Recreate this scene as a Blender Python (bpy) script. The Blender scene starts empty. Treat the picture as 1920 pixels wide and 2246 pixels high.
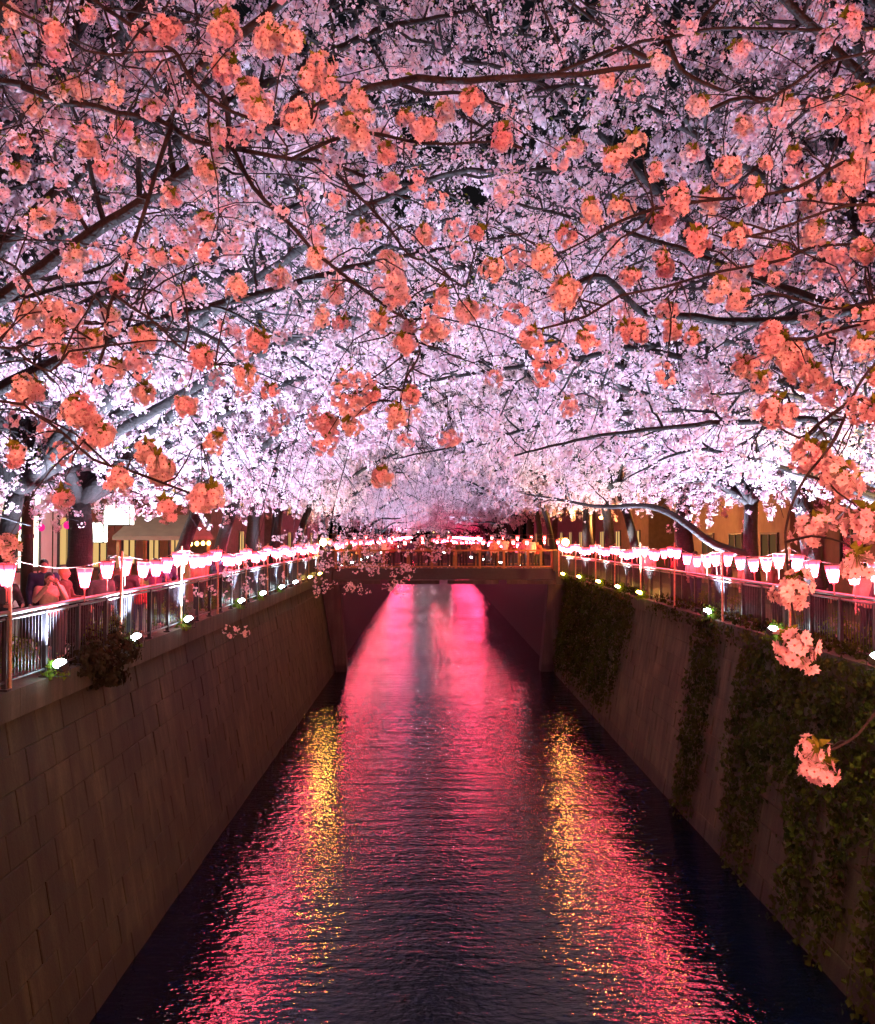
import bpy, math, random
import numpy as np
from mathutils import Vector, Matrix, Euler

R = math.radians
rng = np.random.default_rng(7)
random.seed(7)
sc = bpy.context.scene
C = sc.collection

# ------------------------------------------------------------------ camera
F, U0, V0 = 1920.0, 944.0, 1175.0          # focal length and vanishing point in photo pixels
CAMZ = 2.25
cam_d = bpy.data.cameras.new('camera')
cam_d.sensor_fit = 'HORIZONTAL'; cam_d.sensor_width = 36.0; cam_d.lens = 36.0
cam_d.clip_start = 0.05; cam_d.clip_end = 2000
cam = bpy.data.objects.new('camera', cam_d); C.objects.link(cam)
cam.location = (0, 0, CAMZ)
cam.rotation_euler = (R(90 + 1.55), 0, R(-0.48))
sc.camera = cam

# ------------------------------------------------------------------ night sky, exposure
w = bpy.data.worlds.new('World'); sc.world = w; w.use_nodes = True
wn = w.node_tree.nodes; wl = w.node_tree.links
bg = wn['Background']
sky = wn.new('ShaderNodeTexSky'); sky.sky_type = 'NISHITA'; sky.sun_disc = False
sky.sun_elevation = R(-3.0); sky.sun_rotation = R(200)
wl.new(sky.outputs[0], bg.inputs[0]); bg.inputs[1].default_value = 0.10
sc.view_settings.view_transform = 'Standard'; sc.view_settings.look = 'None'
sc.view_settings.gamma = 1.0; sc.view_settings.exposure = 0.0
sc.view_settings.use_curve_mapping = False
cy = sc.cycles
cy.use_denoising = True
try:
    cy.denoiser = 'OPENIMAGEDENOISE'; cy.denoising_input_passes = 'RGB_ALBEDO_NORMAL'; cy.denoising_prefilter = 'ACCURATE'
except Exception: pass
cy.max_bounces = 6; cy.diffuse_bounces = 3; cy.glossy_bounces = 3; cy.transmission_bounces = 4; cy.transparent_max_bounces = 4
cy.caustics_reflective = False; cy.caustics_refractive = False
cy.sample_clamp_indirect = 4.0; cy.sample_clamp_direct = 0.0
cy.use_light_tree = True

FLOOD_W, FLOOD_COL = 3700.0, (0.68, 0.74, 1.0)     # uplights on the copings
LANTERN_E = 270.0                                   # paper lanterns
BRIDGE_LAMP_W, BRIDGE_LAMP_COL = 2700.0, (1.0, 0.27, 0.17)
STREET_W, STREET_COL = 1300.0, (1.0, 0.36, 0.08)

# ------------------------------------------------------------------ helpers
def P(u, v, Y):
    """a point at depth Y that the photo shows at (u, v)"""
    return np.array([(u - U0) / F * Y, Y, CAMZ - (v - V0) / F * Y])

class MB:
    def __init__(s): s.v = []; s.fi = []; s.fs = []; s.mi = []; s.n = 0
    def add(s, V, Fc, m=0):
        V = np.asarray(V, float).reshape(-1, 3)
        if isinstance(Fc, np.ndarray):
            k = Fc.shape[1]
            s.fi.append((Fc + s.n).reshape(-1)); s.fs.append(np.full(len(Fc), k)); s.mi.append(np.full(len(Fc), m) if np.isscalar(m) else np.asarray(m))
        else:
            for f in Fc:
                s.fi.append(np.array(f) + s.n); s.fs.append(np.array([len(f)])); s.mi.append(np.array([m]))
        s.v.append(V); s.n += len(V)
    def box(s, c, d, m=0, rot=None):
        x, y, z = np.array(d) / 2
        V = np.array([[-x,-y,-z],[x,-y,-z],[x,y,-z],[-x,y,-z],[-x,-y,z],[x,-y,z],[x,y,z],[-x,y,z]])
        if rot is not None: V = V @ np.array(Euler(rot).to_matrix()).T
        s.add(V + np.array(c), np.array([[0,3,2,1],[4,5,6,7],[0,1,5,4],[1,2,6,5],[2,3,7,6],[3,0,4,7]]), m)
    def tube(s, pts, rad, sides=6, m=0, cap=True):
        pts = np.asarray(pts, float); n = len(pts)
        rad = np.full(n, rad) if np.isscalar(rad) else np.asarray(rad, float)
        t = np.gradient(pts, axis=0); t /= np.linalg.norm(t, axis=1)[:, None] + 1e-9
        ref = np.array([0, 0, 1.0]) if abs(t[0][2]) < .9 else np.array([1.0, 0, 0])
        a = np.cross(t, ref); a /= np.linalg.norm(a, axis=1)[:, None] + 1e-9
        b = np.cross(t, a)
        th = np.linspace(0, 2 * math.pi, sides, endpoint=False)
        V = pts[:, None, :] + rad[:, None, None] * (np.cos(th)[None, :, None] * a[:, None, :] + np.sin(th)[None, :, None] * b[:, None, :])
        i = np.arange(n - 1)[:, None] * sides; j = np.arange(sides)[None, :]; j2 = (j + 1) % sides
        Fq = np.stack([i + j, i + j2, i + sides + j2, i + sides + j], -1).reshape(-1, 4)
        s.add(V.reshape(-1, 3), Fq, m)
        if cap:
            k = s.n - n * sides
            s.fi.append(np.arange(sides)[::-1] + k); s.fs.append(np.array([sides])); s.mi.append(np.array([m]))
            s.fi.append(np.arange(sides) + k + (n - 1) * sides); s.fs.append(np.array([sides])); s.mi.append(np.array([m]))
    def ell(s, c, r, m=0, nu=10, nv=7):
        th = np.linspace(0, math.pi, nv); ph = np.linspace(0, 2 * math.pi, nu, endpoint=False)
        V = np.stack([np.sin(th)[:, None] * np.cos(ph), np.sin(th)[:, None] * np.sin(ph), np.cos(th)[:, None] * np.ones(nu)], -1)
        V = V * np.array(r) + np.array(c)
        i = np.arange(nv - 1)[:, None] * nu; j = np.arange(nu)[None, :]; j2 = (j + 1) % nu
        s.add(V.reshape(-1, 3), np.stack([i + j, i + nu + j, i + nu + j2, i + j2], -1).reshape(-1, 4), m)
    def mesh(s, name, mats=(), smooth=False):
        me = bpy.data.meshes.new(name)
        V = np.concatenate(s.v); fi = np.concatenate(s.fi).astype(np.int32); fs = np.concatenate(s.fs).astype(np.int32)
        me.vertices.add(len(V)); me.vertices.foreach_set('co', V.astype(np.float32).ravel())
        me.loops.add(len(fi)); me.loops.foreach_set('vertex_index', fi)
        me.polygons.add(len(fs)); st = np.zeros(len(fs), np.int32); st[1:] = np.cumsum(fs)[:-1]
        me.polygons.foreach_set('loop_start', st)
        me.polygons.foreach_set('material_index', np.concatenate(s.mi).astype(np.int32))
        me.polygons.foreach_set('use_smooth', np.full(len(fs), smooth))
        me.update(calc_edges=True)
        for m_ in mats: me.materials.append(m_)
        return me
    def build(s, name, mats, parent=None, smooth=False):
        return link(name, s.mesh(name, mats if isinstance(mats, (list, tuple)) else [mats], smooth), parent)

def link(name, data, parent=None, loc=None, rz=None):
    o = bpy.data.objects.new(name, data); C.objects.link(o)
    if parent is not None: o.parent = parent
    if loc is not None: o.location = loc
    if rz is not None: o.rotation_euler = (0, 0, rz)
    return o
def tag(o, label=None, cat=None, group=None, kind=None):
    if label: o['label'] = label
    if cat: o['category'] = cat
    if group: o['group'] = group
    if kind: o['kind'] = kind
    return o
def thing(name, label, cat, loc=(0, 0, 0), rz=0.0, group=None):
    return tag(link(name, None, None, loc, rz), label, cat, group)
def copy_tree(o, parent=None):
    c = o.copy(); C.objects.link(c); c.parent = parent
    for ch in o.children: copy_tree(ch, c)
    return c
ORD = ['first','second','third','fourth','fifth','sixth','seventh','eighth','ninth','tenth','eleventh','twelfth','thirteenth','fourteenth','fifteenth','sixteenth']

# ------------------------------------------------------------------ materials
def new_mat(name):
    m = bpy.data.materials.new(name); m.use_nodes = True
    nt = m.node_tree; b = nt.nodes['Principled BSDF']
    return m, nt, b
def noise(nt, scale, detail=4, vec=None, scl=None, rough=.55):
    n = nt.nodes.new('ShaderNodeTexNoise'); n.inputs['Scale'].default_value = scale; n.inputs['Detail'].default_value = detail
    n.inputs['Roughness'].default_value = rough
    if vec is not None:
        if scl is not None:
            mp = nt.nodes.new('ShaderNodeMapping'); mp.inputs['Scale'].default_value = scl
            nt.links.new(vec, mp.inputs[0]); vec = mp.outputs[0]
        nt.links.new(vec, n.inputs['Vector'])
    return n
def ramp(nt, fac, stops):
    r = nt.nodes.new('ShaderNodeValToRGB'); e = r.color_ramp.elements
    e[0].position, e[0].color = stops[0][0], (*stops[0][1], 1)
    e[1].position, e[1].color = stops[-1][0], (*stops[-1][1], 1)
    for p_, c_ in stops[1:-1]:
        x = e.new(p_); x.color = (*c_, 1)
    nt.links.new(fac, r.inputs[0]); return r
def bump(nt, b, h, strength, dist=.02):
    n = nt.nodes.new('ShaderNodeBump'); n.inputs['Strength'].default_value = strength; n.inputs['Distance'].default_value = dist
    nt.links.new(h, n.inputs['Height']); nt.links.new(n.outputs[0], b.inputs['Normal']); return n
def geo(nt): return nt.nodes.new('ShaderNodeNewGeometry').outputs['Position']
def simple(name, col, rough=.6, metal=0, var=.25, scale=8, bmp=.15):
    m, nt, b = new_mat(name)
    n = noise(nt, scale, 4, geo(nt))
    c = np.array(col)
    r = ramp(nt, n.outputs[0], [(.3, tuple(c * (1 - var))), (.7, tuple(np.minimum(c * (1 + var), .95)))])
    nt.links.new(r.outputs[0], b.inputs['Base Color'])
    b.inputs['Roughness'].default_value = rough; b.inputs['Metallic'].default_value = metal
    if bmp: bump(nt, b, n.outputs[0], bmp)
    return m
def emit(name, col, strength):
    m, nt, b = new_mat(name)
    nt.nodes.remove(b); e = nt.nodes.new('ShaderNodeEmission')
    e.inputs[0].default_value = (*col, 1); e.inputs[1].default_value = strength
    nt.links.new(e.outputs[0], nt.nodes['Material Output'].inputs[0])
    return m
def petal_mat(name, c0, c1, trans=.45):
    m, nt, b = new_mat(name); nt.nodes.remove(b)
    n = noise(nt, 1.3, 6, geo(nt), None, .75); r = ramp(nt, n.outputs[0], [(.36, c0), (.62, c1)])
    d = nt.nodes.new('ShaderNodeBsdfDiffuse'); t = nt.nodes.new('ShaderNodeBsdfTranslucent'); mx = nt.nodes.new('ShaderNodeMixShader')
    mx.inputs[0].default_value = trans
    for s_ in (d, t): nt.links.new(r.outputs[0], s_.inputs[0])
    nt.links.new(d.outputs[0], mx.inputs[1]); nt.links.new(t.outputs[0], mx.inputs[2])
    nt.links.new(mx.outputs[0], nt.nodes['Material Output'].inputs[0])
    return m

M = {}
M['petal'] = petal_mat('petal', (.78, .52, .62), (.90, .76, .80))
M['petal_pale'] = petal_mat('petal_pale', (.86, .70, .72), (.93, .84, .84))
M['petal_deep'] = petal_mat('petal_deep', (.72, .40, .52), (.82, .55, .64))
M['petal_far'] = petal_mat('petal_far', (.74, .50, .62), (.90, .80, .86))
M['eye'] = simple('flower_centre', (.34, .05, .07), .7, bmp=0)
M['stamen'] = simple('stamen', (.70, .55, .20), .7, bmp=0)
M['leaf_young'] = petal_mat('young_leaf', (.10, .15, .015), (.20, .25, .03), .4)
M['leaf_dark'] = petal_mat('ivy_leaf', (.016, .028, .008), (.055, .078, .018), .3)
M['leaf_purple'] = petal_mat('dark_shrub_leaf', (.020, .020, .012), (.045, .04, .02), .25)
M['leaf_green'] = petal_mat('green_leaf', (.09, .18, .02), (.16, .26, .04), .4)

def bark():
    m, nt, b = new_mat('cherry_bark'); g = geo(nt)
    n = noise(nt, 5, 6, g, (1, 1, 3.5), .65); n2 = noise(nt, 28, 4, g, (1, 1, .4))
    r = ramp(nt, n.outputs[0], [(.3, (.005, .004, .005)), (.55, (.012, .010, .010)), (.75, (.034, .031, .030))])
    nt.links.new(r.outputs[0], b.inputs['Base Color']); b.inputs['Roughness'].default_value = .8
    ad = nt.nodes.new('ShaderNodeMath'); ad.operation = 'ADD'
    nt.links.new(n.outputs[0], ad.inputs[0]); nt.links.new(n2.outputs[0], ad.inputs[1])
    bump(nt, b, ad.outputs[0], .9, .03); return m
M['bark'] = bark()
M['twig'] = simple('twig_bark', (.008, .006, .007), .75, bmp=0)

def concrete(name, dark, mid, light, streak=.6):
    m, nt, b = new_mat(name); g = geo(nt)
    st = noise(nt, 1.0, 6, g, (3.2, 3.2, .22), .6)      # run-down streaks
    bl = noise(nt, .55, 4, g); fi = noise(nt, 22, 5, g, None, .7)
    a = nt.nodes.new('ShaderNodeMath'); a.operation = 'MULTIPLY_ADD'; a.inputs[1].default_value = .55
    nt.links.new(st.outputs[0], a.inputs[0])
    a2 = nt.nodes.new('ShaderNodeMath'); a2.operation = 'MULTIPLY'; a2.inputs[1].default_value = .3
    nt.links.new(bl.outputs[0], a2.inputs[0]); nt.links.new(a2.outputs[0], a.inputs[2])
    a3 = nt.nodes.new('ShaderNodeMath'); a3.operation = 'MULTIPLY_ADD'; a3.inputs[1].default_value = .18
    nt.links.new(fi.outputs[0], a3.inputs[0]); nt.links.new(a.outputs[0], a3.inputs[2])
    r = ramp(nt, a3.outputs[0], [(.36, dark), (.52, mid), (.68, light)])
    oi = nt.nodes.new('ShaderNodeObjectInfo'); mp = nt.nodes.new('ShaderNodeMapRange')
    mp.inputs['To Min'].default_value = .84; mp.inputs['To Max'].default_value = 1.10
    nt.links.new(oi.outputs['Random'], mp.inputs[0])
    mul = nt.nodes.new('ShaderNodeVectorMath'); mul.operation = 'SCALE'
    sp = nt.nodes.new('ShaderNodeSeparateXYZ'); nt.links.new(g, sp.inputs[0])
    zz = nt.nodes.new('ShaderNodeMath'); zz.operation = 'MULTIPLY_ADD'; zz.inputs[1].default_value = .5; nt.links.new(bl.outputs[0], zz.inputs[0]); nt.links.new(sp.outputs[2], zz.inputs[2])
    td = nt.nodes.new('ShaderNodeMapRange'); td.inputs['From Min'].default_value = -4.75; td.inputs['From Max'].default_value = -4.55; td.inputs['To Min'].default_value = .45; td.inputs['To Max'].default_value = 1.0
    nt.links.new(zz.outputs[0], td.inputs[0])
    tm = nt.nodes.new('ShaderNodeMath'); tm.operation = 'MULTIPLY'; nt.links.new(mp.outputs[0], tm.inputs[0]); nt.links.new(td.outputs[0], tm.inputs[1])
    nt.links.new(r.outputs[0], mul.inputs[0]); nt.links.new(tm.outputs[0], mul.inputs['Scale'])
    nt.links.new(mul.outputs[0], b.inputs['Base Color']); b.inputs['Roughness'].default_value = .85
    bump(nt, b, fi.outputs[0], .35, .02); return m
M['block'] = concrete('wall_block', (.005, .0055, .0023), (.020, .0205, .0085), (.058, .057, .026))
M['block_pale'] = concrete('wall_block_pale', (.012, .0125, .006), (.045, .045, .020), (.105, .10, .048))
M['coping'] = concrete('coping', (.018, .017, .009), (.048, .046, .026), (.10, .095, .058))
M['mortar'] = simple('mortar', (.012, .010, .008), .9)
M['bridge_conc'] = concrete('bridge_concrete', (.015, .013, .010), (.042, .036, .028), (.09, .076, .06))
M['girder'] = simple('girder_paint', (.020, .020, .015), .6)
M['steel'] = simple('fence_steel', (.05, .05, .055), .42, .6, bmp=.05)
M['rail'] = simple('handrail_metal', (.13, .12, .11), .42, .5, .1, bmp=.05)
M['wood'] = simple('pole_wood', (.42, .26, .14), .7, 0, .3, 12)
M['rail_wood'] = simple('bridge_rail_paint', (.30, .15, .05), .6, 0, .2)
M['pave'] = simple('paving', (.13, .11, .10), .8, 0, .3, 4)
M['road'] = simple('asphalt', (.05, .05, .05), .85, 0, .2, 30)
M['earth'] = simple('earth', (.05, .04, .03), .95, 0, .4, 6)
M['cable'] = simple('cable', (.30, .16, .14), .6, bmp=0)
M['frame'] = simple('lantern_frame', (.50, .22, .16), .6, bmp=0)
M['black'] = simple('black_metal', (.03, .03, .032), .5, .3, bmp=.05)

def lantern_mat(name, hot, rim, k):
    m, nt, b = new_mat(name); nt.nodes.remove(b)
    tc = nt.nodes.new('ShaderNodeTexCoord'); sp = nt.nodes.new('ShaderNodeSeparateXYZ')
    nt.links.new(tc.outputs['Generated'], sp.inputs[0])
    r = ramp(nt, sp.outputs[2], [(.0, tuple(np.array(hot) * .35)), (.34, hot), (.58, tuple(np.array(hot) * .30)), (.80, tuple(np.array(hot) * .022)), (1.0, tuple(np.array(rim) * .03))])
    n = noise(nt, 30, 2, tc.outputs['Generated'], (1, 1, .1))
    mr = nt.nodes.new('ShaderNodeMapRange'); mr.inputs['To Min'].default_value = .75 * k; mr.inputs['To Max'].default_value = 1.25 * k
    nt.links.new(n.outputs[0], mr.inputs[0])
    e = nt.nodes.new('ShaderNodeEmission')
    nt.links.new(r.outputs[0], e.inputs[0]); nt.links.new(mr.outputs[0], e.inputs[1])
    nt.links.new(e.outputs[0], nt.nodes['Material Output'].inputs[0]); return m
M['lantern'] = lantern_mat('lantern_paper', (1.0, .06, .12), (.30, .018, .03), LANTERN_E)
M['lantern_bridge'] = lantern_mat('bridge_lantern_paper', (1.0, .07, .07), (.4, .03, .03), LANTERN_E * 1.0)
M['lantern_plain'] = emit('lantern_paper_far', (1.0, .05, .15), LANTERN_E * .45)
M['lens_white'] = emit('flood_lens_white', (.72, .95, 1.0), 60)
M['lens_yellow'] = emit('flood_lens_yellow', (1.0, .62, .10), 60)
M['bulb'] = emit('sodium_bulb', (1.0, .55, .12), 25)
M['magenta'] = emit('magenta_paper', (.85, .02, .25), 1.2)
M['shop_light'] = emit('shop_light', (1.0, .90, .70), 4.0)
M['sign_light'] = emit('sign_light', (.95, 1.0, .85), 6.0)
M['win_warm'] = emit('window_warm', (1.0, .62, .22), .8)
M['win_dim'] = emit('window_dim', (.9, .45, .18), .12)

def water_mat():
    m, nt, b = new_mat('river_water'); g = geo(nt)
    b.inputs['Base Color'].default_value = (.001, .0035, .015, 1); b.inputs['Roughness'].default_value = .03
    b.inputs['IOR'].default_value = 1.33
    n1 = noise(nt, 1.0, 2, g, (5.4, 9.5, 1), .5); n3 = noise(nt, 1.0, 2, g, (.55, 2.4, 1)); n4 = noise(nt, 1.0, 1, g, (.12, .2, 1))
    mr = nt.nodes.new('ShaderNodeMapRange'); mr.inputs['From Min'].default_value = .3; mr.inputs['From Max'].default_value = .7
    mr.inputs['To Min'].default_value = .55; mr.inputs['To Max'].default_value = 1.15; nt.links.new(n4.outputs[0], mr.inputs[0])
    a2 = nt.nodes.new('ShaderNodeMath'); a2.operation = 'MULTIPLY_ADD'; a2.inputs[1].default_value = 2.0
    nt.links.new(n3.outputs[0], a2.inputs[0]); nt.links.new(n1.outputs[0], a2.inputs[2])
    a3 = nt.nodes.new('ShaderNodeMath'); a3.operation = 'MULTIPLY'
    nt.links.new(a2.outputs[0], a3.inputs[0]); nt.links.new(mr.outputs[0], a3.inputs[1])
    bump(nt, b, a3.outputs[0], .80, .03); return m
M['water'] = water_mat()

# ------------------------------------------------------------------ the place: water, banks, walls
ZW, BAT = -5.3, .17                     # water level, batter of the walls
XL, XR = -6.19, 7.73                    # wall faces at coping level
YB = 49.0                               # near face of the far bridge
def sheet(name, x0, x1, y0, y1, z, mat, nx=1, ny=1):
    xs = np.linspace(x0, x1, nx + 1); ys = np.linspace(y0, y1, ny + 1)
    V = np.stack(np.meshgrid(xs, ys, [z], indexing='ij'), -1).reshape(-1, 3)
    i = np.arange(nx)[:, None] * (ny + 1); j = np.arange(ny)[None, :]
    Fq = np.stack([i + j, i + ny + 1 + j, i + ny + 2 + j, i + j + 1], -1).reshape(-1, 4)
    mb = MB(); mb.add(V, Fq); return tag(mb.build(name, mat), kind='structure')
sheet('water', -7, 9, -25, 300, ZW, M['water'])
sheet('riverbed', -60, 60, -30, 330, ZW - 1.5, M['earth'])
def ground(name, x0, x1, mat, z=-.02):
    mb = MB(); mb.box(((x0 + x1) / 2, 140, z - 1.0), (abs(x1 - x0), 340, 2.0)); return tag(mb.build(name, mat), kind='structure')
ground('pavement_left', -9.4, XL - .45, M['pave']); ground('pavement_right', XR + .45, 11.2, M['pave'])
ground('far_bank', -30, 30, M['pave']) if 0 else None
mb_ = MB(); mb_.box((1, 318, -3), (17.5, 40, 5.9)); tag(mb_.build('far_bank', M['pave']), kind='structure')
ground('road_left', -70, -9.4, M['road'], -.12); ground('road_right', 11.2, 70, M['road'], -.12)

def wall_frame(side, Y, d):
    """point on the wall face: d metres down the slope from the coping level"""
    c = 1 / math.sqrt(1 + BAT * BAT)
    z = -d * c
    x = XL - BAT * z if side < 0 else XR + BAT * z
    return np.array([x, Y, z])
SLEN = -ZW * math.sqrt(1 + BAT * BAT)
def river_wall(side, y0, y1, label, bh, bw, n_parts, name='river_wall', pieces=True):
    root = thing(name, label, 'river wall', (XL if side < 0 else XR, y0, 0))
    nrm = np.array([1 if side < 0 else -1, 0, BAT]) / math.sqrt(1 + BAT * BAT)     # out of the wall, over the water
    dn = (wall_frame(side, 0, 1) - wall_frame(side, 0, 0))
    o0 = np.array(root.location)
    def mesh_to(mb, nm, mt, kind=None):
        mb.v = [v - o0 for v in mb.v]; o = mb.build(nm, mt, root); tag(o, kind=kind); return o
    # backing
    mb = MB(); t, bt = wall_frame(side, 0, -.0), wall_frame(side, 0, SLEN + .6)
    q = [t - nrm * .03, bt - nrm * .03, bt - nrm * .6, t - nrm * .6]
    V = [p + np.array([0, y, 0]) for y in (y0, y1) for p in q]
    mb.add(V, [(0,1,5,4),(1,2,6,5),(2,3,7,6),(3,0,4,7),(0,3,2,1),(4,5,6,7)]); mesh_to(mb, 'backing', M['mortar'])
    # coping band in lengths
    yy = y0
    while yy < y1:
        L = min(3.0 if y1 < 100 else 20.0, y1 - yy); mb = MB()
        mb.box((o0[0] - .15 * (1 if side < 0 else -1), yy + L / 2, -.2), (.62, L - .012, .42))
        mesh_to(mb, 'coping', M['coping']); yy += L
    if not pieces: return root
    meshes = []
    for k in range(4):
        r2 = np.random.default_rng(50 + k); c = .016; e = r2.uniform(-.005, .005, 4)
        def ring(x, y, z): return [[-x, -y, z], [x, -y, z], [x, y, z], [-x, y, z]]
        V = ring(bw / 2 - .005, bh / 2 - .004, -.05) + ring(bw / 2 - .005, bh / 2 - .004, 0) + ring(bw / 2 - .005 - c, bh / 2 - .004 - c, .009)
        V = np.array(V, float); V[8:, 2] += e
        mb = MB(); mb.add(V, np.array([[0,1,5,4],[1,2,6,5],[2,3,7,6],[3,0,4,7],[4,5,9,8],[5,6,10,9],[6,7,11,10],[7,4,8,11],[8,9,10,11]]))
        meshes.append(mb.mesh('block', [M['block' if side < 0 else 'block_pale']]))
    rows = int(SLEN / bh) + 1
    rot = Matrix((Vector((0, 1, 0)), Vector(dn), Vector(nrm))).transposed()
    if rot.determinant() < 0: rot = Matrix((Vector((0, -1, 0)), Vector(dn), Vector(nrm))).transposed()
    spots = []
    for r_ in range(rows):
        y = y0 + (bw / 2 if r_ % 2 else 0)
        while y < y1 - bw / 2:
            if y > y0: spots.append((y, .42 + r_ * bh + bh / 2))
            y += bw
    spots.sort(key=lambda q_: q_[0])
    vis = [s_ for s_ in spots if s_[0] > (12.0 if side < 0 else 13.0) - .25 * s_[1]]
    far = set(vis[n_parts:]) | (set(spots) - set(vis)); rest = MB()
    for (y, d) in spots:
        p = wall_frame(side, y, d) + nrm * rng.uniform(-.010, .010); me = meshes[rng.integers(4)]
        if (y, d) in far:
            V = np.array([v.co[:] for v in me.vertices]) @ np.array(rot).T + p
            rest.add(V, [tuple(pl.vertices) for pl in me.polygons])
        else:
            o = link('block', me, root); o.matrix_local = Matrix.Translation(Vector(p - o0)) @ (rot.to_4x4() @ Matrix.Rotation(rng.uniform(-.004, .004), 4, 'X'))
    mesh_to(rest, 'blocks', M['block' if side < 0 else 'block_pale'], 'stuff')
    return root
river_wall(-1, -8, YB, 'bare brown concrete block wall under the left bank railing', .50, .92, 280)
river_wall(1, -8, YB, 'concrete block wall with hanging ivy under the right bank railing', .50, 1.25, 250)
river_wall(-1, YB + 6, 299, 'dark left river wall continuing beyond the far footbridge', .5, 1, 0, pieces=False)
river_wall(1, YB + 6, 299, 'dark right river wall continuing beyond the far footbridge', .5, 1, 0, pieces=False)
river_wall(-1, YB, YB + 6, 'dark left wall stretch directly beneath the far footbridge', .5, 1, 0, pieces=False)
river_wall(1, YB, YB + 6, 'dark right wall stretch directly beneath the far footbridge', .5, 1, 0, pieces=False)

# ------------------------------------------------------------------ far footbridge
ORX = (XL + XR) / 2
fb = thing('footbridge', 'concrete footbridge crossing the river under the blossom, crowd on its deck', 'bridge', (ORX, YB, 0))
def fpart(nm, mat, fn, kind=None):
    mb = MB(); fn(mb); mb.v = [v - np.array([ORX, YB, 0]) for v in mb.v]; return tag(mb.build(nm, mat, fb), kind=kind)
W_ = XR - XL
fpart('deck', M['bridge_conc'], lambda b: b.box((ORX, YB + 2.6, .30), (W_ + 3, 5.0, .20)))
fpart('fascia', M['girder'], lambda b: b.box((ORX, YB + .06, .10), (W_ - .2, .12, .62)))
for k in range(4):
    x0 = XL + .35 + k * (W_ - .7) / 4; L = (W_ - .7) / 4 - .45
    fpart('girder_flange', M['bridge_conc'], lambda b: b.box((x0 + L / 2 + .2, YB + .02, -.34), (L, .34, .22)))
for k in range(4): fpart('girder', M['girder'], lambda b: b.box((ORX, YB + .7 + k * 1.3, .0), (W_ - .3, .3, .44)))
for s_ in (-1, 1):
    xe = XL if s_ < 0 else XR
    fpart('parapet_block', M['bridge_conc'], lambda b: b.box((xe + s_ * -.25, YB + .1, .86), (1.2, .5, 1.15)))
    fpart('bearing_block', M['girder'], lambda b: b.box((xe + s_ * -.15, YB + .2, -.1), (1.15, .8, .75)))
    def pier(b):
        V = []
        for z, xi in ((-.48, 1.05), (ZW - .4, .65)):
            a, c = xe - s_ * (.05 - BAT * z * 1.0), xe - s_ * (xi - BAT * z * 1.0)
            V += [[a, YB - .25, z], [c, YB - .25, z], [c, YB + .75, z], [a, YB + .75, z]]
        b.add(V, [(0,1,2,3),(4,7,6,5),(0,4,5,1),(1,5,6,2),(2,6,7,3),(3,7,4,0)])
    fpart('pier', M['bridge_conc'], pier)
nb = 10; bx = np.linspace(XL + .9, XR - .9, nb)
for yy in (YB + .12, YB + 4.9):
    for x in bx: fpart('rail_post', M['rail_wood'], lambda b: b.box((x, yy, .90), (.13, .13, .98)))
    fpart('top_rail', M['rail_wood'], lambda b: b.box((ORX, yy, 1.42), (W_ - 1.2, .16, .09)))
    fpart('bottom_rail', M['rail_wood'], lambda b: b.box((ORX, yy, .52), (W_ - 1.6, .08, .07)))
    def bars(b):
        for x in np.arange(XL + 1, XR - 1, .14): b.box((x, yy, .95), (.02, .02, .82))
    fpart('bars', M['steel'], bars, 'stuff')

# ------------------------------------------------------------------ the bridge the photograph is taken from
nbz = .62
nbr = thing('road_bridge', 'road bridge the view is taken from, with lantern strings and lamps', 'bridge', (ORX, -3.4, 0))
def npart(nm, mat, fn):
    mb = MB(); fn(mb); mb.v = [v - np.array([ORX, -3.4, 0]) for v in mb.v]; return mb.build(nm, mat, nbr)
npart('deck', M['bridge_conc'], lambda b: b.box((ORX, -3.4, nbz - .3), (W_ + 4, 6.2, .6)))
for y in (-.42, -6.35):
    npart('top_rail', M['rail'], lambda b: b.box((ORX, y, nbz + 1.05), (W_ + 2, .09, .07)))
    for x in np.linspace(XL, XR, 9): npart('rail_post', M['steel'], lambda b: b.box((x, y, nbz + .51), (.07, .07, 1.02)))

# ------------------------------------------------------------------ railings on both banks
LX, RX = -6.12, 7.80
def bend(side, Y):
    """right railing swings in a little where it meets the far bridge"""
    return 0.0 if side < 0 or Y < 42 else -(Y - 42) * .09
def railing(side, y0, y1, label, nbars):
    x = LX if side < 0 else RX
    root = thing('railing', label, 'railing', (x, y0, 0))
    sp = 1.3; n = int((y1 - y0) / sp)
    post = MB(); post.box((0, 0, .53), (.07, .07, 1.06)); post.box((0, 0, .02), (.14, .14, .03)); pm = post.mesh('post', [M['steel']])
    for k in range(n + 1):
        y = y0 + k * sp; link('post', pm, root, (bend(side, y), k * sp, .01))
    ys = np.linspace(y0, y1, 60)
    def run(nm, r_, z, mat, sides=8):
        mb = MB(); mb.tube([[bend(side, y), y - y0, z] for y in ys], r_, sides); return mb.build(nm, mat, root, True)
    run('handrail', .038, 1.13, M['rail']); run('upper_rail', .022, 1.045, M['rail']); run('lower_rail', .022, .14, M['steel'])
    b = MB(); b.box((0, 0, .59), (.013, .013, .88)); bm = b.mesh('bar', [M['steel']])
    rest = MB(); cnt = 0
    for y in np.arange(y0 + .11, y1, .11):
        if abs(((y - y0) / sp) % 1) < .06: continue
        if cnt < nbars and y > (12.0 if side < 0 else 14.0):
            link('bar', bm, root, (bend(side, y), y - y0, 0)); cnt += 1
        else: rest.box((bend(side, y), y - y0, .59), (.013, .013, .88))
    tag(rest.build('bars', M['steel'], root), kind='stuff')
    return root
railing(-1, 1.0, YB - .6, 'dark steel bar railing along the left bank coping', 190)
railing(1, 1.0, YB - .6, 'dark steel bar railing along the right bank above the ivy', 190)
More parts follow.
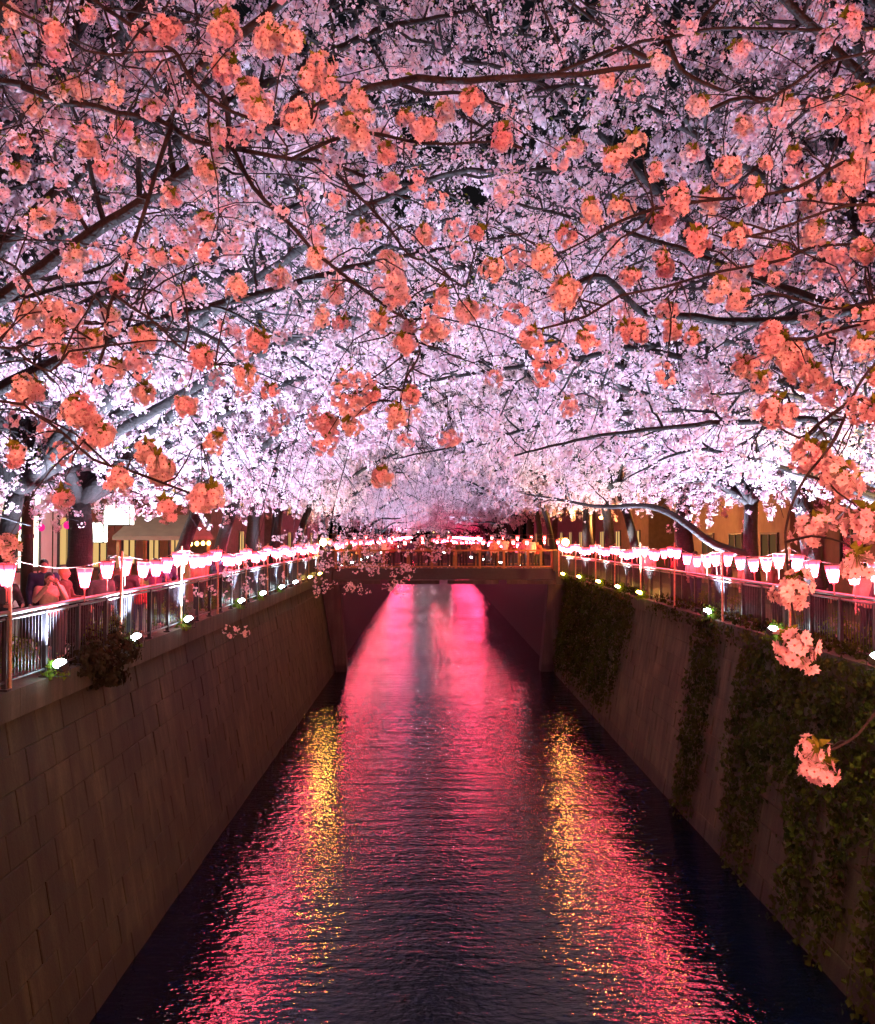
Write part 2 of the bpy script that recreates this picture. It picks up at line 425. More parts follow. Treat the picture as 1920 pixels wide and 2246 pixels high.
railing(-1, YB + 6.5, 140, 'railing on the left bank beyond the far footbridge', 0)
railing(1, YB + 6.5, 140, 'railing on the right bank beyond the far footbridge', 0)

# ------------------------------------------------------------------ lantern poles, cables, lanterns
def lantern_meshes(paper):
    sh = MB(); n = 6
    th = np.linspace(0, 2 * math.pi, n, endpoint=False) + .3
    prof = [(.068, 0), (.090, .09), (.112, .18), (.133, .26), (.145, .325)]
    V = [[r_ * math.cos(t), r_ * math.sin(t), -.36 + z] for r_, z in prof for t in th]
    i = np.arange(len(prof) - 1)[:, None] * n; j = np.arange(n)[None, :]; j2 = (j + 1) % n
    sh.add(V, np.stack([i + j, i + j2, i + n + j2, i + n + j], -1).reshape(-1, 4))
    k = (len(prof) - 1) * n; sh.add([V[q] for q in range(n)] + [V[k + q] for q in range(n)], [tuple(range(n))[::-1], tuple(range(n, 2 * n))])
    fr = MB()
    for t in th:
        d = np.array([math.cos(t), math.sin(t), 0]); fr.tube([d * .071 + [0, 0, -.362], d * .149 + [0, 0, -.03]], .0065, 4)
    for r_, z in ((.150, -.033), (.073, -.362)):
        ring = [[r_ * math.cos(t), r_ * math.sin(t), z] for t in th]
        for a in range(n): fr.tube([ring[a], ring[(a + 1) % n]], .007, 4)
    fr.box((0, 0, -.028), (.02, .28, .012)); fr.tube([[0, 0, -.03], [0, 0, .0]], .006, 4)
    rod = MB(); rod.tube([[0, 0, -.37], [0, 0, -.60]], [.013, .010], 6); rod.ell((0, 0, -.385), (.028, .028, .016), 0, 6, 4)
    return sh.mesh('shade', [paper]), fr.mesh('frame', [M['frame']]), rod.mesh('rod', [M['frame']])
LM = lantern_meshes(M['lantern']); LMB = lantern_meshes(M['lantern_bridge'])
def one_mesh(lm, paper):
    mb = MB()
    for k, me in enumerate(lm):
        mb.add(np.array([v.co[:] for v in me.vertices]), [tuple(p.vertices) for p in me.polygons], 0 if k == 0 else 1)
    return mb.mesh('lantern_small', [paper, M['frame']])
LS = one_mesh(LM, M['lantern']); LSB = one_mesh(LMB, M['lantern_bridge'])
def lantern(p, label, group, lm=LM, small=None):
    rz = rng.uniform(0, 6.28); tilt = (rng.normal(0, .05), rng.normal(0, .05), rz)
    if small:
        o = link('paper_lantern', small, None, tuple(p)); tag(o, label, 'lantern', group)
    else:
        o = thing('paper_lantern', label, 'lantern', tuple(p), 0, group)
        for nm, me in zip(('shade', 'frame', 'rod'), lm): link(nm, me, o)
    o.rotation_euler = tilt; o.scale = (rng.uniform(.94, 1.06),) * 3
    return o
left_poles = [9.0, 12.8, 17.3, 21.5, 25.2, 29.1, 32.9, 36.6, 40.3, 44.0, 47.6]
right_poles = [10.5, 14.6, 18.6, 22.9, 27.4, 31.8, 36.3, 40.4, 44.6, 48.2]
beyond = [YB + 7 + 4 * k for k in range(18)]
def lantern_row(side, poles, tag_side, far=False):
    x = (XL + .10 if side < 0 else XR - .08)
    tops = []
    for k, y in enumerate(poles):
        px = x + bend(side, y); zt = 1.98 + rng.uniform(-.05, .05)
        if far: lab, g = f'wooden lantern pole on the {tag_side} bank beyond the far footbridge', f'{tag_side} lantern poles beyond the footbridge'
        else: lab, g = f'slim wooden lantern pole, {ORD[k]} from the near end of the {tag_side} railing', f'lantern poles along the {tag_side} railing'
        o = thing('lantern_pole', lab, 'pole', (px, y, .01), rng.uniform(-.2, .2), g)
        mb = MB(); mb.tube([[0, 0, 0], [rng.normal(0, .012), rng.normal(0, .012), zt]], [.028, .024], 6); mb.build('shaft', M['wood'], o)
        mb = MB(); mb.tube([[-.05, 0, 1.10], [.10 * side, 0, 1.10]], .012, 5); mb.build('clamp', M['steel'], o)
        tops.append(np.array([px, y, zt - .03]))
    cb = MB(); spots = []
    for a, b in zip(tops[:-1], tops[1:]):
        sag = rng.uniform(.16, .26); t = np.linspace(0, 1, 13)
        pts = a + (b - a) * t[:, None]; pts[:, 2] -= sag * 4 * t * (1 - t); cb.tube(pts, .006, 4)
        n = 5
        ts = {9.0: [.35, .96], 12.8: [.60, .84]}.get(a[1]) if side < 0 else None
        for tt in ts or [(q + .5 + rng.uniform(-.2, .2)) / n for q in range(n)]:
            p = a + (b - a) * tt; p[2] -= sag * 4 * tt * (1 - tt) + .005; p[0] += rng.normal(0, .02); spots.append(p)
    o = cb.build('lantern_cable', M['cable'])
    tag(o, f'thin sagging cable carrying the paper lanterns along the {tag_side} bank' + (' beyond the footbridge' if far else ''), 'cable')
    n = 0
    for p in spots:
        if far:
            lantern(p, f'tiny pink lantern on the {tag_side} bank beyond the far footbridge', f'{tag_side} lanterns beyond the footbridge', small=LS)
        elif p[1] > 33:
            lantern(p, f'bright pink lantern in the dense far stretch of the {tag_side} railing string', f'far lanterns of the {tag_side} string', small=LS)
        else:
            vis_from = 12.6 if side < 0 else 15.4
            k = int(np.searchsorted(poles, p[1])) - 1; q = sum(1 for s_ in spots if poles[k] < s_[1] <= p[1])
            lantern(p, f'pink paper lantern, {ORD[max(q-1,0)]} past the {ORD[k]} wooden pole of the {tag_side} railing', f'lanterns strung along the {tag_side} railing')
lantern_row(-1, left_poles, 'left'); lantern_row(1, right_poles, 'right')
lantern_row(-1, beyond, 'left', True); lantern_row(1, beyond, 'right', True)
for yy, zz, side in ((YB + .0, 2.12, 'near'), (YB + 5.0, 2.35, 'far')):
    cb = MB(); t = np.linspace(0, 1, 40); pts = np.stack([XL + W_ * t, np.full(40, yy), zz - .06 * np.abs(np.sin(t * 12.5))], -1); cb.tube(pts, .006, 4)
    tag(cb.build('lantern_cable', M['cable']), f'thin cable carrying lanterns over the {side} railing of the footbridge', 'cable')
    for x in np.linspace(XL + .6, XR - .6, 16):
        lantern((x + rng.normal(0, .08), yy, zz - .07), f'small orange red lantern over the {side} railing of the far footbridge', f'lanterns over the {side} footbridge railing', small=LSB).scale = (rng.uniform(.62, .85),) * 3
for side in (-1, 1):
    mb = MB(); V = [np.array([v.co[:] for v in me.vertices]) for me in LM[:1]][0]; Fs = [tuple(p.vertices) for p in LM[0].polygons]
    for y in np.arange(128, 296, .85): mb.add(V * 1.05 + [(XL + .1 if side < 0 else XR - .1), y, 1.85 + .12 * math.sin(y * 1.6)], Fs)
    o = mb.build('lanterns', M['lantern_plain']); tag(o, f"endless far row of pink lanterns on the {'left' if side < 0 else 'right'} bank up the river", 'lanterns', kind='stuff')
# string and lamps on the photographer's own bridge
cb = MB(); cb.tube([[x, -.95, 3.30 - .08 * abs(math.sin(x))] for x in np.linspace(XL - 1, XR + 1, 60)], .006, 4)
tag(cb.build('lantern_cable', M['cable']), 'thin cable carrying lanterns over the near road bridge', 'cable')
for k, x in enumerate(np.linspace(XL - .4, XR + .4, 14)):
    lantern((x, -.95, 3.22), 'paper lantern strung over the near road bridge', 'lanterns over the near road bridge', LM if k % 2 else LMB)

# ------------------------------------------------------------------ floodlights
def spot(name, parent, loc, aim, watts, col, size, blend=.7, rad=.05):
    l = bpy.data.lights.new(name, 'SPOT'); l.energy = watts; l.color = col; l.spot_size = R(size); l.spot_blend = blend; l.shadow_soft_size = rad
    o = bpy.data.objects.new(name, l); C.objects.link(o); o.parent = parent; o.location = loc
    o.rotation_euler = Vector(aim).to_track_quat('-Z', 'Y').to_euler(); return o
def flood_meshes(lens):
    h = MB()
    V = np.array([[-.13,-.05,-.08],[.13,-.05,-.08],[.13,.05,-.05],[-.13,.05,-.05],[-.13,-.05,.08],[.13,-.05,.08],[.13,.05,.05],[-.13,.05,.05]])
    h.add(V, np.array([[0,3,2,1],[4,5,6,7],[0,1,5,4],[1,2,6,5],[2,3,7,6],[3,0,4,7]]))
    for k in range(5): h.box((-.09 + k * .045, .065, 0), (.008, .04, .09))
    l = MB(); l.ell((0, -.05, 0), (.125, .07, .095), 0, 12, 8)
    br = MB(); br.tube([[-.15, 0, -.02], [-.15, 0, -.16], [.15, 0, -.16], [.15, 0, -.02]], .010, 4)
    return h.mesh('housing', [M['black']]), l.mesh('lens', [lens]), br.mesh('bracket', [M['black']])
FLW, FLY = flood_meshes(M['lens_white']), flood_meshes(M['lens_yellow'])
def flood(side, y, label, yellow=False, far=False, power=1.0):
    x = (XL + .33 if side < 0 else XR - .30) + bend(side, y)
    o = thing('floodlight', label, 'floodlight', (x, y, .18), 0, 'floodlights along the coping')
    head = link('lamp_head', None, o)
    # the lens looks up, a little inland and a little up-river towards the near trees
    aim = Vector((.28 * side, -.35, 1.0)).normalized()
    head.rotation_euler = aim.to_track_quat('-Y', 'Z').to_euler()
    for nm, me in zip(('housing', 'lens'), (FLY if yellow else FLW)): link(nm, me, head)
    link('bracket', FLW[2], o)
    spot('flood_beam', o, tuple(aim * .20), (-.30 * side, -.05, 1.0), FLOOD_W * power, FLOOD_COL if not yellow else (.86, .85, .86), 122, .6)
left_floods = [14.0, 17.6, 21.4, 27.4, 30.9, 34.8, 38.3, 43.0, 46.8]
right_floods = [19.0, 23.5, 31.2, 34.8, 38.8, 43.2, 46.5]
for k, y in enumerate(left_floods): flood(-1, y, f'glaring floodlight on the left coping, {ORD[k]} from the near end', y > 42, power=1.7 if y < 26 else .9)
for k, y in enumerate(right_floods): flood(1, y, f'glaring floodlight among leaves on the right coping, {ORD[k]} from the near end', y > 30, power=1.7 if y < 26 else .9)
for k in range(17):
    for s_, n_ in ((-1, 'left'), (1, 'right')):
        if 1: flood(s_, YB + 9 + (8 * k if k < 10 else 80 + 22 * (k - 10)), f'floodlight on the {n_} coping beyond the far footbridge', False, True, 1.05 if k < 10 else 2.2)
for s_, n_, ys_ in ((-1, 'left', (10.3,)), (1, 'right', (10.8, 14.6))):
    for y in ys_: flood(s_, y, f'floodlight on the {n_} coping outside the frame', power=1.2)
# ------------------------------------------------------------------ street lamps and a few added lamps
def street_lamp(x, y, h, label, reach, watts=STREET_W, col=STREET_COL):
    o = thing('street_lamp', label, 'street lamp', (x, y, 0))
    mb = MB(); mb.tube([[0, 0, 0], [0, 0, h * .5], [0, 0, h]], [.07, .055, .045], 8); mb.build('pole', M['steel'], o)
    mb = MB(); mb.tube([[0, 0, h - .05], [reach * .5, 0, h + .18], [reach, 0, h + .12]], .03, 6); mb.build('arm', M['steel'], o)
    mb = MB(); mb.ell((reach, 0, h + .11), (.22, .13, .06), 0, 10, 5); mb.build('lamp_hood', M['steel'], o)
    mb = MB(); mb.ell((reach, 0, h + .02), (.11, .11, .10), 0, 10, 6); mb.build('bulb', M['bulb'], o)
    l = bpy.data.lights.new('lamp_light', 'POINT'); l.energy = watts; l.color = col; l.shadow_soft_size = .12
    lo = bpy.data.objects.new('lamp_light', l); C.objects.link(lo); lo.parent = o; lo.location = (reach, 0, h - .16); return o
street_lamp(10.4, 37.0, 4.2, 'street lamp with glowing amber bulb on the right bank near the footbridge', -.6)
street_lamp(9.6, 46.5, 3.2, 'lower amber street lamp at the right end of the footbridge', -.5)
street_lamp(11.6, 21.0, 5.0, 'street lamp lighting the brown building on the right', .9, 700)
street_lamp(-9.8, 33.0, 4.0, 'street lamp behind the trees of the left bank', .6, 120)
street_lamp(8.3, 11.9, 3.2, 'unseen yellow lamp added beyond the right edge of the view', -1.1, 2200, (1.0, .62, .12))  # unseen lamp, added to light the top of the ivy yellow
for x, n_ in ((-4.5, 'left'), (0.8, 'middle'), (6.0, 'right')): street_lamp(x, 300.2, 3.4, f'{n_} added lamp under the trees at the distant river bend', .4, 700, (1.0, .6, .75))  # lamps added to brighten the trees that close the river
M['globe'] = emit('globe_light', (1.0, .50, .07), 480)
for x, lab in ((XL + .22, 'left'), (XR - .15, 'right')):
    o = thing('globe_lamp', f'bright amber globe lamp on the {lab} end parapet of the footbridge', 'lamp', (x, YB + .0, 1.435))
    mb = MB(); mb.tube([[0, 0, 0], [0, 0, .28]], .035, 6); mb.ell((0, 0, .02), (.09, .09, .03), 0, 8, 4); mb.build('stem', M['black'], o)
    mb = MB(); mb.ell((0, 0, .44), (.19, .19, .19), 0, 12, 8); mb.build('globe', M['globe'], o, True)
street_lamp(-10.0, 24.5, 5.2, 'added pale lamp before the bright shop on the left bank', -.9, 1500, (1.0, .86, .80))  # added lamp, brightens the pale cladding of the shop
street_lamp(10.5, 60.0, 4.2, 'street lamp on the right bank beyond the footbridge', -.6)
for x, lab in ((-4.2, 'left'), (1.2, 'middle'), (6.2, 'right')):
    street_lamp(x, -.62, 3.0, f'{lab} amber lamp on the near road bridge behind the view', .01, BRIDGE_LAMP_W, BRIDGE_LAMP_COL)

# ------------------------------------------------------------------ blossom templates
def petal_outline(L, W):
    return np.array([[0, 0, 0], [-W * .42, L * .45, .10 * L], [-W * .40, L * .85, .20 * L], [0, L * .84, .15 * L], [W * .40, L * .85, .20 * L], [W * .42, L * .45, .10 * L], [0, L * .5, .03 * L]])
def flower_near(r):
    V = []; Fs = []; ms = []
    for k in range(5):
        a = k * 2 * math.pi / 5; c, s_ = math.cos(a), math.sin(a); n = len(V)
        q = petal_outline(r, r * .92); q[2, 1] = q[4, 1] = r; q[3, 1] = r * .80; q[1, 1] = q[5, 1] = r * .52; q[1, 0] *= 1.12; q[5, 0] *= 1.12; q[2, 0] *= .78; q[4, 0] *= .78; q[:, 2] *= 1 + .5 * math.sin(k * 2.3 + r * 4000)
        V += [[c * x - s_ * y, s_ * x + c * y, z] for x, y, z in q]
        for f in ((0, 6, 2, 1), (6, 3, 2), (0, 5, 4, 6), (6, 4, 3)): Fs.append(tuple(n + i for i in f)); ms.append(0)
    n = len(V); V += [[.19 * r * math.cos(t), .19 * r * math.sin(t), .11 * r] for t in np.arange(5) * 1.2566]
    Fs.append(tuple(range(n, n + 5))); ms.append(1)
    for t in np.arange(4) * 1.5708 + .4:
        n = len(V); d = np.array([math.cos(t), math.sin(t), 0]); p_ = np.array([-d[1], d[0], 0]) * .035 * r
        V += [list(d * .08 * r + [0, 0, .08 * r]), list(d * .42 * r + p_ + [0, 0, .34 * r]), list(d * .42 * r - p_ + [0, 0, .34 * r])]
        Fs.append((n, n + 1, n + 2)); ms.append(2)
    return np.array(V), Fs, ms
def frame_from(d, rg):
    d = d / np.linalg.norm(d); a = rg.normal(size=3); a -= d * a.dot(d); a /= np.linalg.norm(a)
    return np.stack([a, np.cross(d, a), d], 1)
def leaf_verts(base, d, L, Wd, rg):
    Fm = frame_from(d, rg); q = np.array([[0, 0, 0], [-Wd, .05 * L, .45 * L], [0, .18 * L, L], [Wd, .05 * L, .45 * L], [0, -.02, .5 * L]])
    return base + q @ Fm.T
def cluster_mesh(seed, nfl, rad, fr, near=True):
    rg = np.random.default_rng(seed); mb = MB()
    g = (1 + 5 ** .5) / 2; ax = rg.uniform(.75, 1.3, 3)
    for k in range(nfl):
        z = 1 - 2 * (k + .5) / nfl; th = 2 * math.pi * k / g; q = math.sqrt(1 - z * z)
        d = np.array([q * math.cos(th), q * math.sin(th), z * .9 - .12]) + rg.normal(0, .18, 3); d /= np.linalg.norm(d)
        pos = d * rad * rg.uniform(.6, 1.22) * ax
        V, Fs, ms = flower_near(fr * rg.uniform(.85, 1.12))
        fd = d + rg.normal(0, .28, 3); V = V @ frame_from(fd, rg).T + pos
        n0 = mb.n; mb.add(V, [], 0)
        for f, m_ in zip(Fs, ms): mb.fi.append(np.array(f) + n0); mb.fs.append(np.array([len(f)])); mb.mi.append(np.array([m_]))
        mb.tube([[0, 0, rad * .75], pos * .5 + [0, 0, rad * .25], pos], .0009, 3, 3, False)
    for k in range(rg.integers(4, 9)):
        d = np.array([rg.normal(0, .8), rg.normal(0, .8), rg.uniform(.1, 1)])
        mb.add(leaf_verts(np.array([0, 0, rad * .7]), d / np.linalg.norm(d), rg.uniform(.035, .06), .011, rg), [(0, 1, 2, 4), (0, 4, 2, 3)], 3)
    return mb.mesh('blossom_cluster', [M['petal'], M['eye'], M['stamen'], M['leaf_young']])
CL = [cluster_mesh(100 + k, n, r_, .0225) for k, (n, r_) in enumerate([(26, .050), (20, .044), (30, .055), (15, .036), (23, .048)])]
def pom(seed):
    rg = np.random.default_rng(seed); V = []; Q = []; mi = []; n = 0; g = (1 + 5 ** .5) / 2; ax = rg.uniform(.8, 1.25, 3)
    for k in range(17):
        z = 1 - 2 * (k + .5) / 17; th = 2 * math.pi * k / g; q = math.sqrt(1 - z * z); d = np.array([q * math.cos(th), q * math.sin(th), z - .1]) + rg.normal(0, .2, 3); d /= np.linalg.norm(d)
        pos = d * .048 * rg.uniform(.7, 1.2) * ax; Fm = frame_from(d + rg.normal(0, .3, 3), rg); r_ = rg.uniform(.018, .023)
        for p_ in range(5):
            a = p_ * 1.2566; e = np.array([-math.sin(a), math.cos(a)]); t_ = np.array([math.cos(a), math.sin(a)])
            V.append(np.array([[0, 0, 0], [*(e * .66 + t_ * .44) * r_, .2 * r_], [*e * r_, .26 * r_], [*(e * .66 - t_ * .44) * r_, .2 * r_]]) @ Fm.T + pos); Q.append(np.arange(4) + n); mi.append(0); n += 4
        th = np.array([0, 1.57, 3.14, 4.71]) + k; V.append(np.stack([np.cos(th) * .2 * r_, np.sin(th) * .2 * r_, np.full(4, .11 * r_)], 1) @ Fm.T + pos); Q.append(np.arange(4) + n); mi.append(1); n += 4
    return np.concatenate(V), np.stack(Q), np.array(mi)
CLP = []
for k, m0 in enumerate(CL[:3]):
    m1 = m0.copy(); m1.materials[0] = M['petal_pale' if k != 1 else 'petal_deep']; CLP.append(m1)
def template(kind, seed):
    if kind == 'pom': return pom(seed)
    """light cluster for the joined blossom masses: vertices and faces"""
    rg = np.random.default_rng(seed); V = []; Q = []; n = 0
    nfl = 7 if kind == 'mid' else 8
    for k in range(nfl):
        d = rg.normal(size=3); d[2] -= .15; d /= np.linalg.norm(d); pos = d * rg.uniform(.030, .058)
        r_ = rg.uniform(.016, .021) * (1.0 if kind == 'mid' else 1.12); Fm = frame_from(d + rg.normal(0, .35, 3), rg)
        if kind == 'mid':
            for p_ in range(5):
                a = p_ * 1.2566; e = np.array([-math.sin(a), math.cos(a)]); t_ = np.array([math.cos(a), math.sin(a)])
                q = np.array([[0, 0, 0], [*(e * .62 + t_ * .40) * r_, .22 * r_], [*(e * 1.0) * r_, .3 * r_], [*(e * .62 - t_ * .40) * r_, .22 * r_]])
                V.append(q @ Fm.T + pos); Q.append(np.arange(4) + n); n += 4
            th = np.array([0, 1.57, 3.14, 4.71]) + k; c4 = np.stack([np.cos(th) * .24 * r_, np.sin(th) * .24 * r_, np.full(4, .11 * r_)], 1)
            V.append(c4 @ Fm.T + pos); Q.append(np.arange(4) + n); n += 4
        else:
            th = np.arange(5) * 1.2566
            q = np.stack([np.cos(th) * r_, np.sin(th) * r_, rg.uniform(.1, .35, 5) * r_], 1)
            V.append(q @ Fm.T + pos); Q.append(np.arange(5) + n); n += 5
    return np.concatenate(V), np.stack(Q), (np.tile([0] * 5 + [1], nfl) if kind == 'mid' else np.zeros(nfl, int))
def mass(pos, kind, seed, scale=None):
    """join many clusters at the given points into one mesh builder"""
    scale = scale or ((.72, 1.05) if kind == 'mid' else (.85, 1.15) if kind == 'pom' else (.85, 1.3)); rg = np.random.default_rng(seed); mb = MB(); T = [template(kind, 900 + k) for k in range(6)]
    pos = np.asarray(pos); pick = rg.integers(0, 6, len(pos))
    for k in range(6):
        p = pos[pick == k]; V, Q, mi = T[k]
        if not len(p): continue
        a = rg.uniform(0, 6.283, len(p)); b = rg.uniform(-.5, .5, len(p)); s_ = rg.uniform(*scale, len(p))
        ca, sa, cb_, sb = np.cos(a), np.sin(a), np.cos(b), np.sin(b); z = np.zeros(len(p))
        Rz = np.stack([ca, -sa, z, sa, ca, z, z, z, z + 1], 1).reshape(-1, 3, 3); Rx = np.stack([z + 1, z, z, z, cb_, -sb, z, sb, cb_], 1).reshape(-1, 3, 3)
        W = np.einsum('nij,kj->nki', Rz @ Rx, V) * s_[:, None, None] + p[:, None, :]
        Fq = (Q[None] + np.arange(len(p))[:, None, None] * len(V)).reshape(-1, Q.shape[1])
        mb.add(W.reshape(-1, 3), Fq, np.tile(mi, len(p)))
    return mb
def leaf_mass(pos, seed, L=.05, Wd=.012, nper=2):
    rg = np.random.default_rng(seed); mb = MB(); n = len(pos) * nper
    base = np.repeat(np.asarray(pos), nper, 0) + rg.normal(0, .02, (n, 3))
    d = rg.normal(size=(n, 3)); d[:, 2] = np.abs(d[:, 2]) * .6; d /= np.linalg.norm(d, axis=1)[:, None]
    a = np.cross(d, rg.normal(size=(n, 3))); a /= np.linalg.norm(a, axis=1)[:, None]; l = rg.uniform(.6, 1.2, n)[:, None] * L
    V = np.stack([base, base + d * l * .5 - a * Wd, base + d * l + np.array([0, 0, -.2]) * l, base + d * l * .5 + a * Wd], 1)
    mb.add(V.reshape(-1, 3), np.arange(4 * n).reshape(-1, 4)); return mb

# ------------------------------------------------------------------ cherry trees
def catmull(ctrl, step=.16):
    p = np.asarray(ctrl, float); p = np.vstack([2 * p[0] - p[1], p, 2 * p[-1] - p[-2]]); out = []
    for i in range(1, len(p) - 2):
        n = max(2, int(np.linalg.norm(p[i + 1] - p[i]) / step)); t = np.linspace(0, 1, n, endpoint=False)[:, None]
        out.append(.5 * (2 * p[i] + (p[i + 1] - p[i - 1]) * t + (2 * p[i - 1] - 5 * p[i] + 4 * p[i + 1] - p[i + 2]) * t ** 2 + (3 * p[i] - p[i - 1] - 3 * p[i + 1] + p[i + 2]) * t ** 3))
    return np.vstack(out + [p[-2][None]])
def wiggle(pts, amp, rg):
    n = len(pts); k = np.cumsum(rg.normal(0, 1, (n, 3)), 0); k -= np.linspace(0, 1, n)[:, None] * k[-1]
    return pts + k * amp * np.linspace(0, 1, n)[:, None] ** .5
def side_shoot(p, t, L, rg, up=.15, droop=.25, spread=1.0, n=5):
    d = rg.normal(size=3); d -= t * d.dot(t); d /= np.linalg.norm(d); d[2] += up
    d = d * spread + t * rg.uniform(.35, .9); d /= np.linalg.norm(d)
    s_ = np.linspace(0, 1, n)[:, None]
    q = p + d * L * s_ + np.array([0, 0, -1]) * droop * L * s_ ** 2 * rg.uniform(.2, 1.3)
    return q + np.cumsum(rg.normal(0, .035 * L, (n, 3)), 0) * (s_ > 0)
def gen_limbs(rg, river=3, rise=1.0, reach=1.0):
    """default limbs of a bank tree in its own frame, +x over the river"""
    lean = rg.uniform(.1, .5); zt = rg.uniform(2.0, 2.7)
    top = np.array([lean, rg.uniform(-.2, .2), zt])
    trunk = catmull([[0, 0, -.05], [lean * .25, rg.normal(0, .06), .9], top], .2)
    limbs = []
    for k in range(river):
        a = R(-42 + 84 * (k + .5) / river + rg.uniform(-9, 9)); c, s_ = math.cos(a), math.sin(a)
        L = rg.uniform(6.2, 7.8) * reach; zz = np.array([1.5, 3.2, 4.3, 4.2 + rg.uniform(-1.4, .8)]) * rise * (.5 + .95 * ((k * 2) % river) / max(river - 1, 1)) * rg.uniform(.9, 1.15)
        limbs.append([top] + [top + np.array([c * L * f, s_ * L * f * .9, z]) for f, z in zip((.22, .5, .78, 1.0), zz)])
    for k in range(3):
        a = rg.uniform(-1.2, 1.2) + (k - 1) * .7; L = rg.uniform(2.6, 5.2); c, s_ = math.cos(a), math.sin(a); h = rg.uniform(5.0, 7.6) * rise
        limbs.append([top] + [top + np.array([c * L * f, s_ * L * f, h * g]) for f, g in ((.15, .3), (.45, .65), (1, 1))])
    for s0 in (-1, 1):
        L = rg.uniform(3.2, 4.4); h = rg.uniform(.4, 2.6)
        limbs.append([top] + [top + np.array([rg.uniform(0, 1.5) * f, s0 * L * f, h * g]) for f, g in ((.3, .5), (.65, .85), (1, .9))])
    for s0 in (-1, 1):
        L = rg.uniform(2.6, 4.2); h = rg.uniform(-.1, .8)
        limbs.append([top] + [top + np.array([rg.uniform(-.6, 1.3) * f, s0 * L * f, h * g + .5 * math.sin(math.pi * f)]) for f, g in ((.3, .5), (.65, .85), (1, .9))])
    L = rg.uniform(2.5, 3.5); limbs.append([top, top + [-L * .4, .2, 1.6], top + [-L, rg.uniform(-1, 1), 2.6]])
    return trunk, limbs
def grow(rg, trunk, limbs, r0, keep, step2=.30, step3=.17, cstep=.093, hang=1.0):
    """returns limb tubes, twig tubes, cluster points; keep(points) -> mask (all in the same frame)"""
    lt, tw, cl = [], [], []
    for ctrl in limbs:
        p = wiggle(catmull(ctrl), .012, rg); n = len(p); s_ = np.linspace(0, 1, n)
        rad = r0 * .62 * (1 - s_) ** 1.1 + .012; lt.append((p, rad))
        L = np.linalg.norm(np.diff(p, axis=0), axis=1).sum(); tg = np.gradient(p, axis=0); tg /= np.linalg.norm(tg, axis=1)[:, None]
        for q in np.arange(.14, 1.0, step2 / L):
            i = int(q * (n - 1)); l2 = (1.9 - 1.0 * q) * rg.uniform(.55, 1.25)
            b = side_shoot(p[i], tg[i], l2, rg, .18, .30 * hang, 1.0, 7)
            if not keep(b).all(): continue
            tw.append((b, np.linspace(min(.022, rad[i] * .7), .005, 7)))
            tb = np.gradient(b, axis=0); tb /= np.linalg.norm(tb, axis=1)[:, None]
            for q3 in np.arange(.10, 1.0, step3 / l2):
                j = q3 * 6; j0 = int(j); base = b[j0] + (b[min(j0 + 1, 6)] - b[j0]) * (j - j0); l3 = rg.uniform(.22, .75)
                c = side_shoot(base, tb[j0], l3, rg, .05, .45 * hang, 1.0, 4)
                if not keep(c).all(): continue
                tw.append((c[[0, 2, 3]], np.array([.006, .0045, .003])))
                m_ = int(l3 / cstep * rg.choice([.35, .9, 1.2, 1.9]) + .5); f = np.where(rg.random(m_) < .48, 1 - np.abs(rg.normal(0, .13, m_)), rg.uniform(.12, 1.0, m_)).clip(.05, .999) * 3; f0 = np.minimum(f.astype(int), 2); fr_ = (f - f0)[:, None]
                cl.append(c[f0] * (1 - fr_) + c[f0 + 1] * fr_ + rg.normal(0, .035, (m_, 3)) - [0, 0, .03])
    cl = np.concatenate(cl); return lt, tw, cl[keep(cl)]
def tree_parts(root, trunk, r0, lt, tw, cl, kind, seed, leaves=.12, parts=True):
    mb = MB(); n = len(trunk); s_ = np.linspace(0, 1, n); mb.tube(trunk, r0 * (1.35 - .5 * s_ ** .5), 12); mb.build('trunk', M['bark'], root, True)
    for p, rad in lt:
        mb = MB(); mb.tube(p, rad, 8); mb.build('limb', M['bark'], root, True)
    mb = MB()
    for p, rad in tw: mb.tube(p, rad, 3 if rad[0] < .008 else 4, 0, False)
    tag(mb.build('twigs', M['twig'], root), kind='stuff')
    tag(mass(cl, kind, seed).build('blossoms', [M['petal' if kind == 'mid' else 'petal_far'], M['eye']], root), kind='stuff')
    pick = cl[np.random.default_rng(seed).random(len(cl)) < leaves]
    if len(pick): tag(leaf_mass(pick, seed).build('leaves', M['leaf_young'], root), kind='stuff')

def bank_keep(x0, y0, face, zmin=2.9, near=3.4, near_side=2.2):
    """mask for points in the tree's frame: keeps the view along the river and the space round the camera clear"""
    def k(p):
        X = x0 + face * p[:, 0]; Y = y0 + face * p[:, 1]; Z = p[:, 2]
        over = (X > XL + .6) & (X < XR - .6)
        return (np.sqrt(X ** 2 + Y ** 2 + (Z - CAMZ) ** 2) > near) & (~over | (Z > zmin)) & (Z > 2.35) & (Y > .6)
    return k
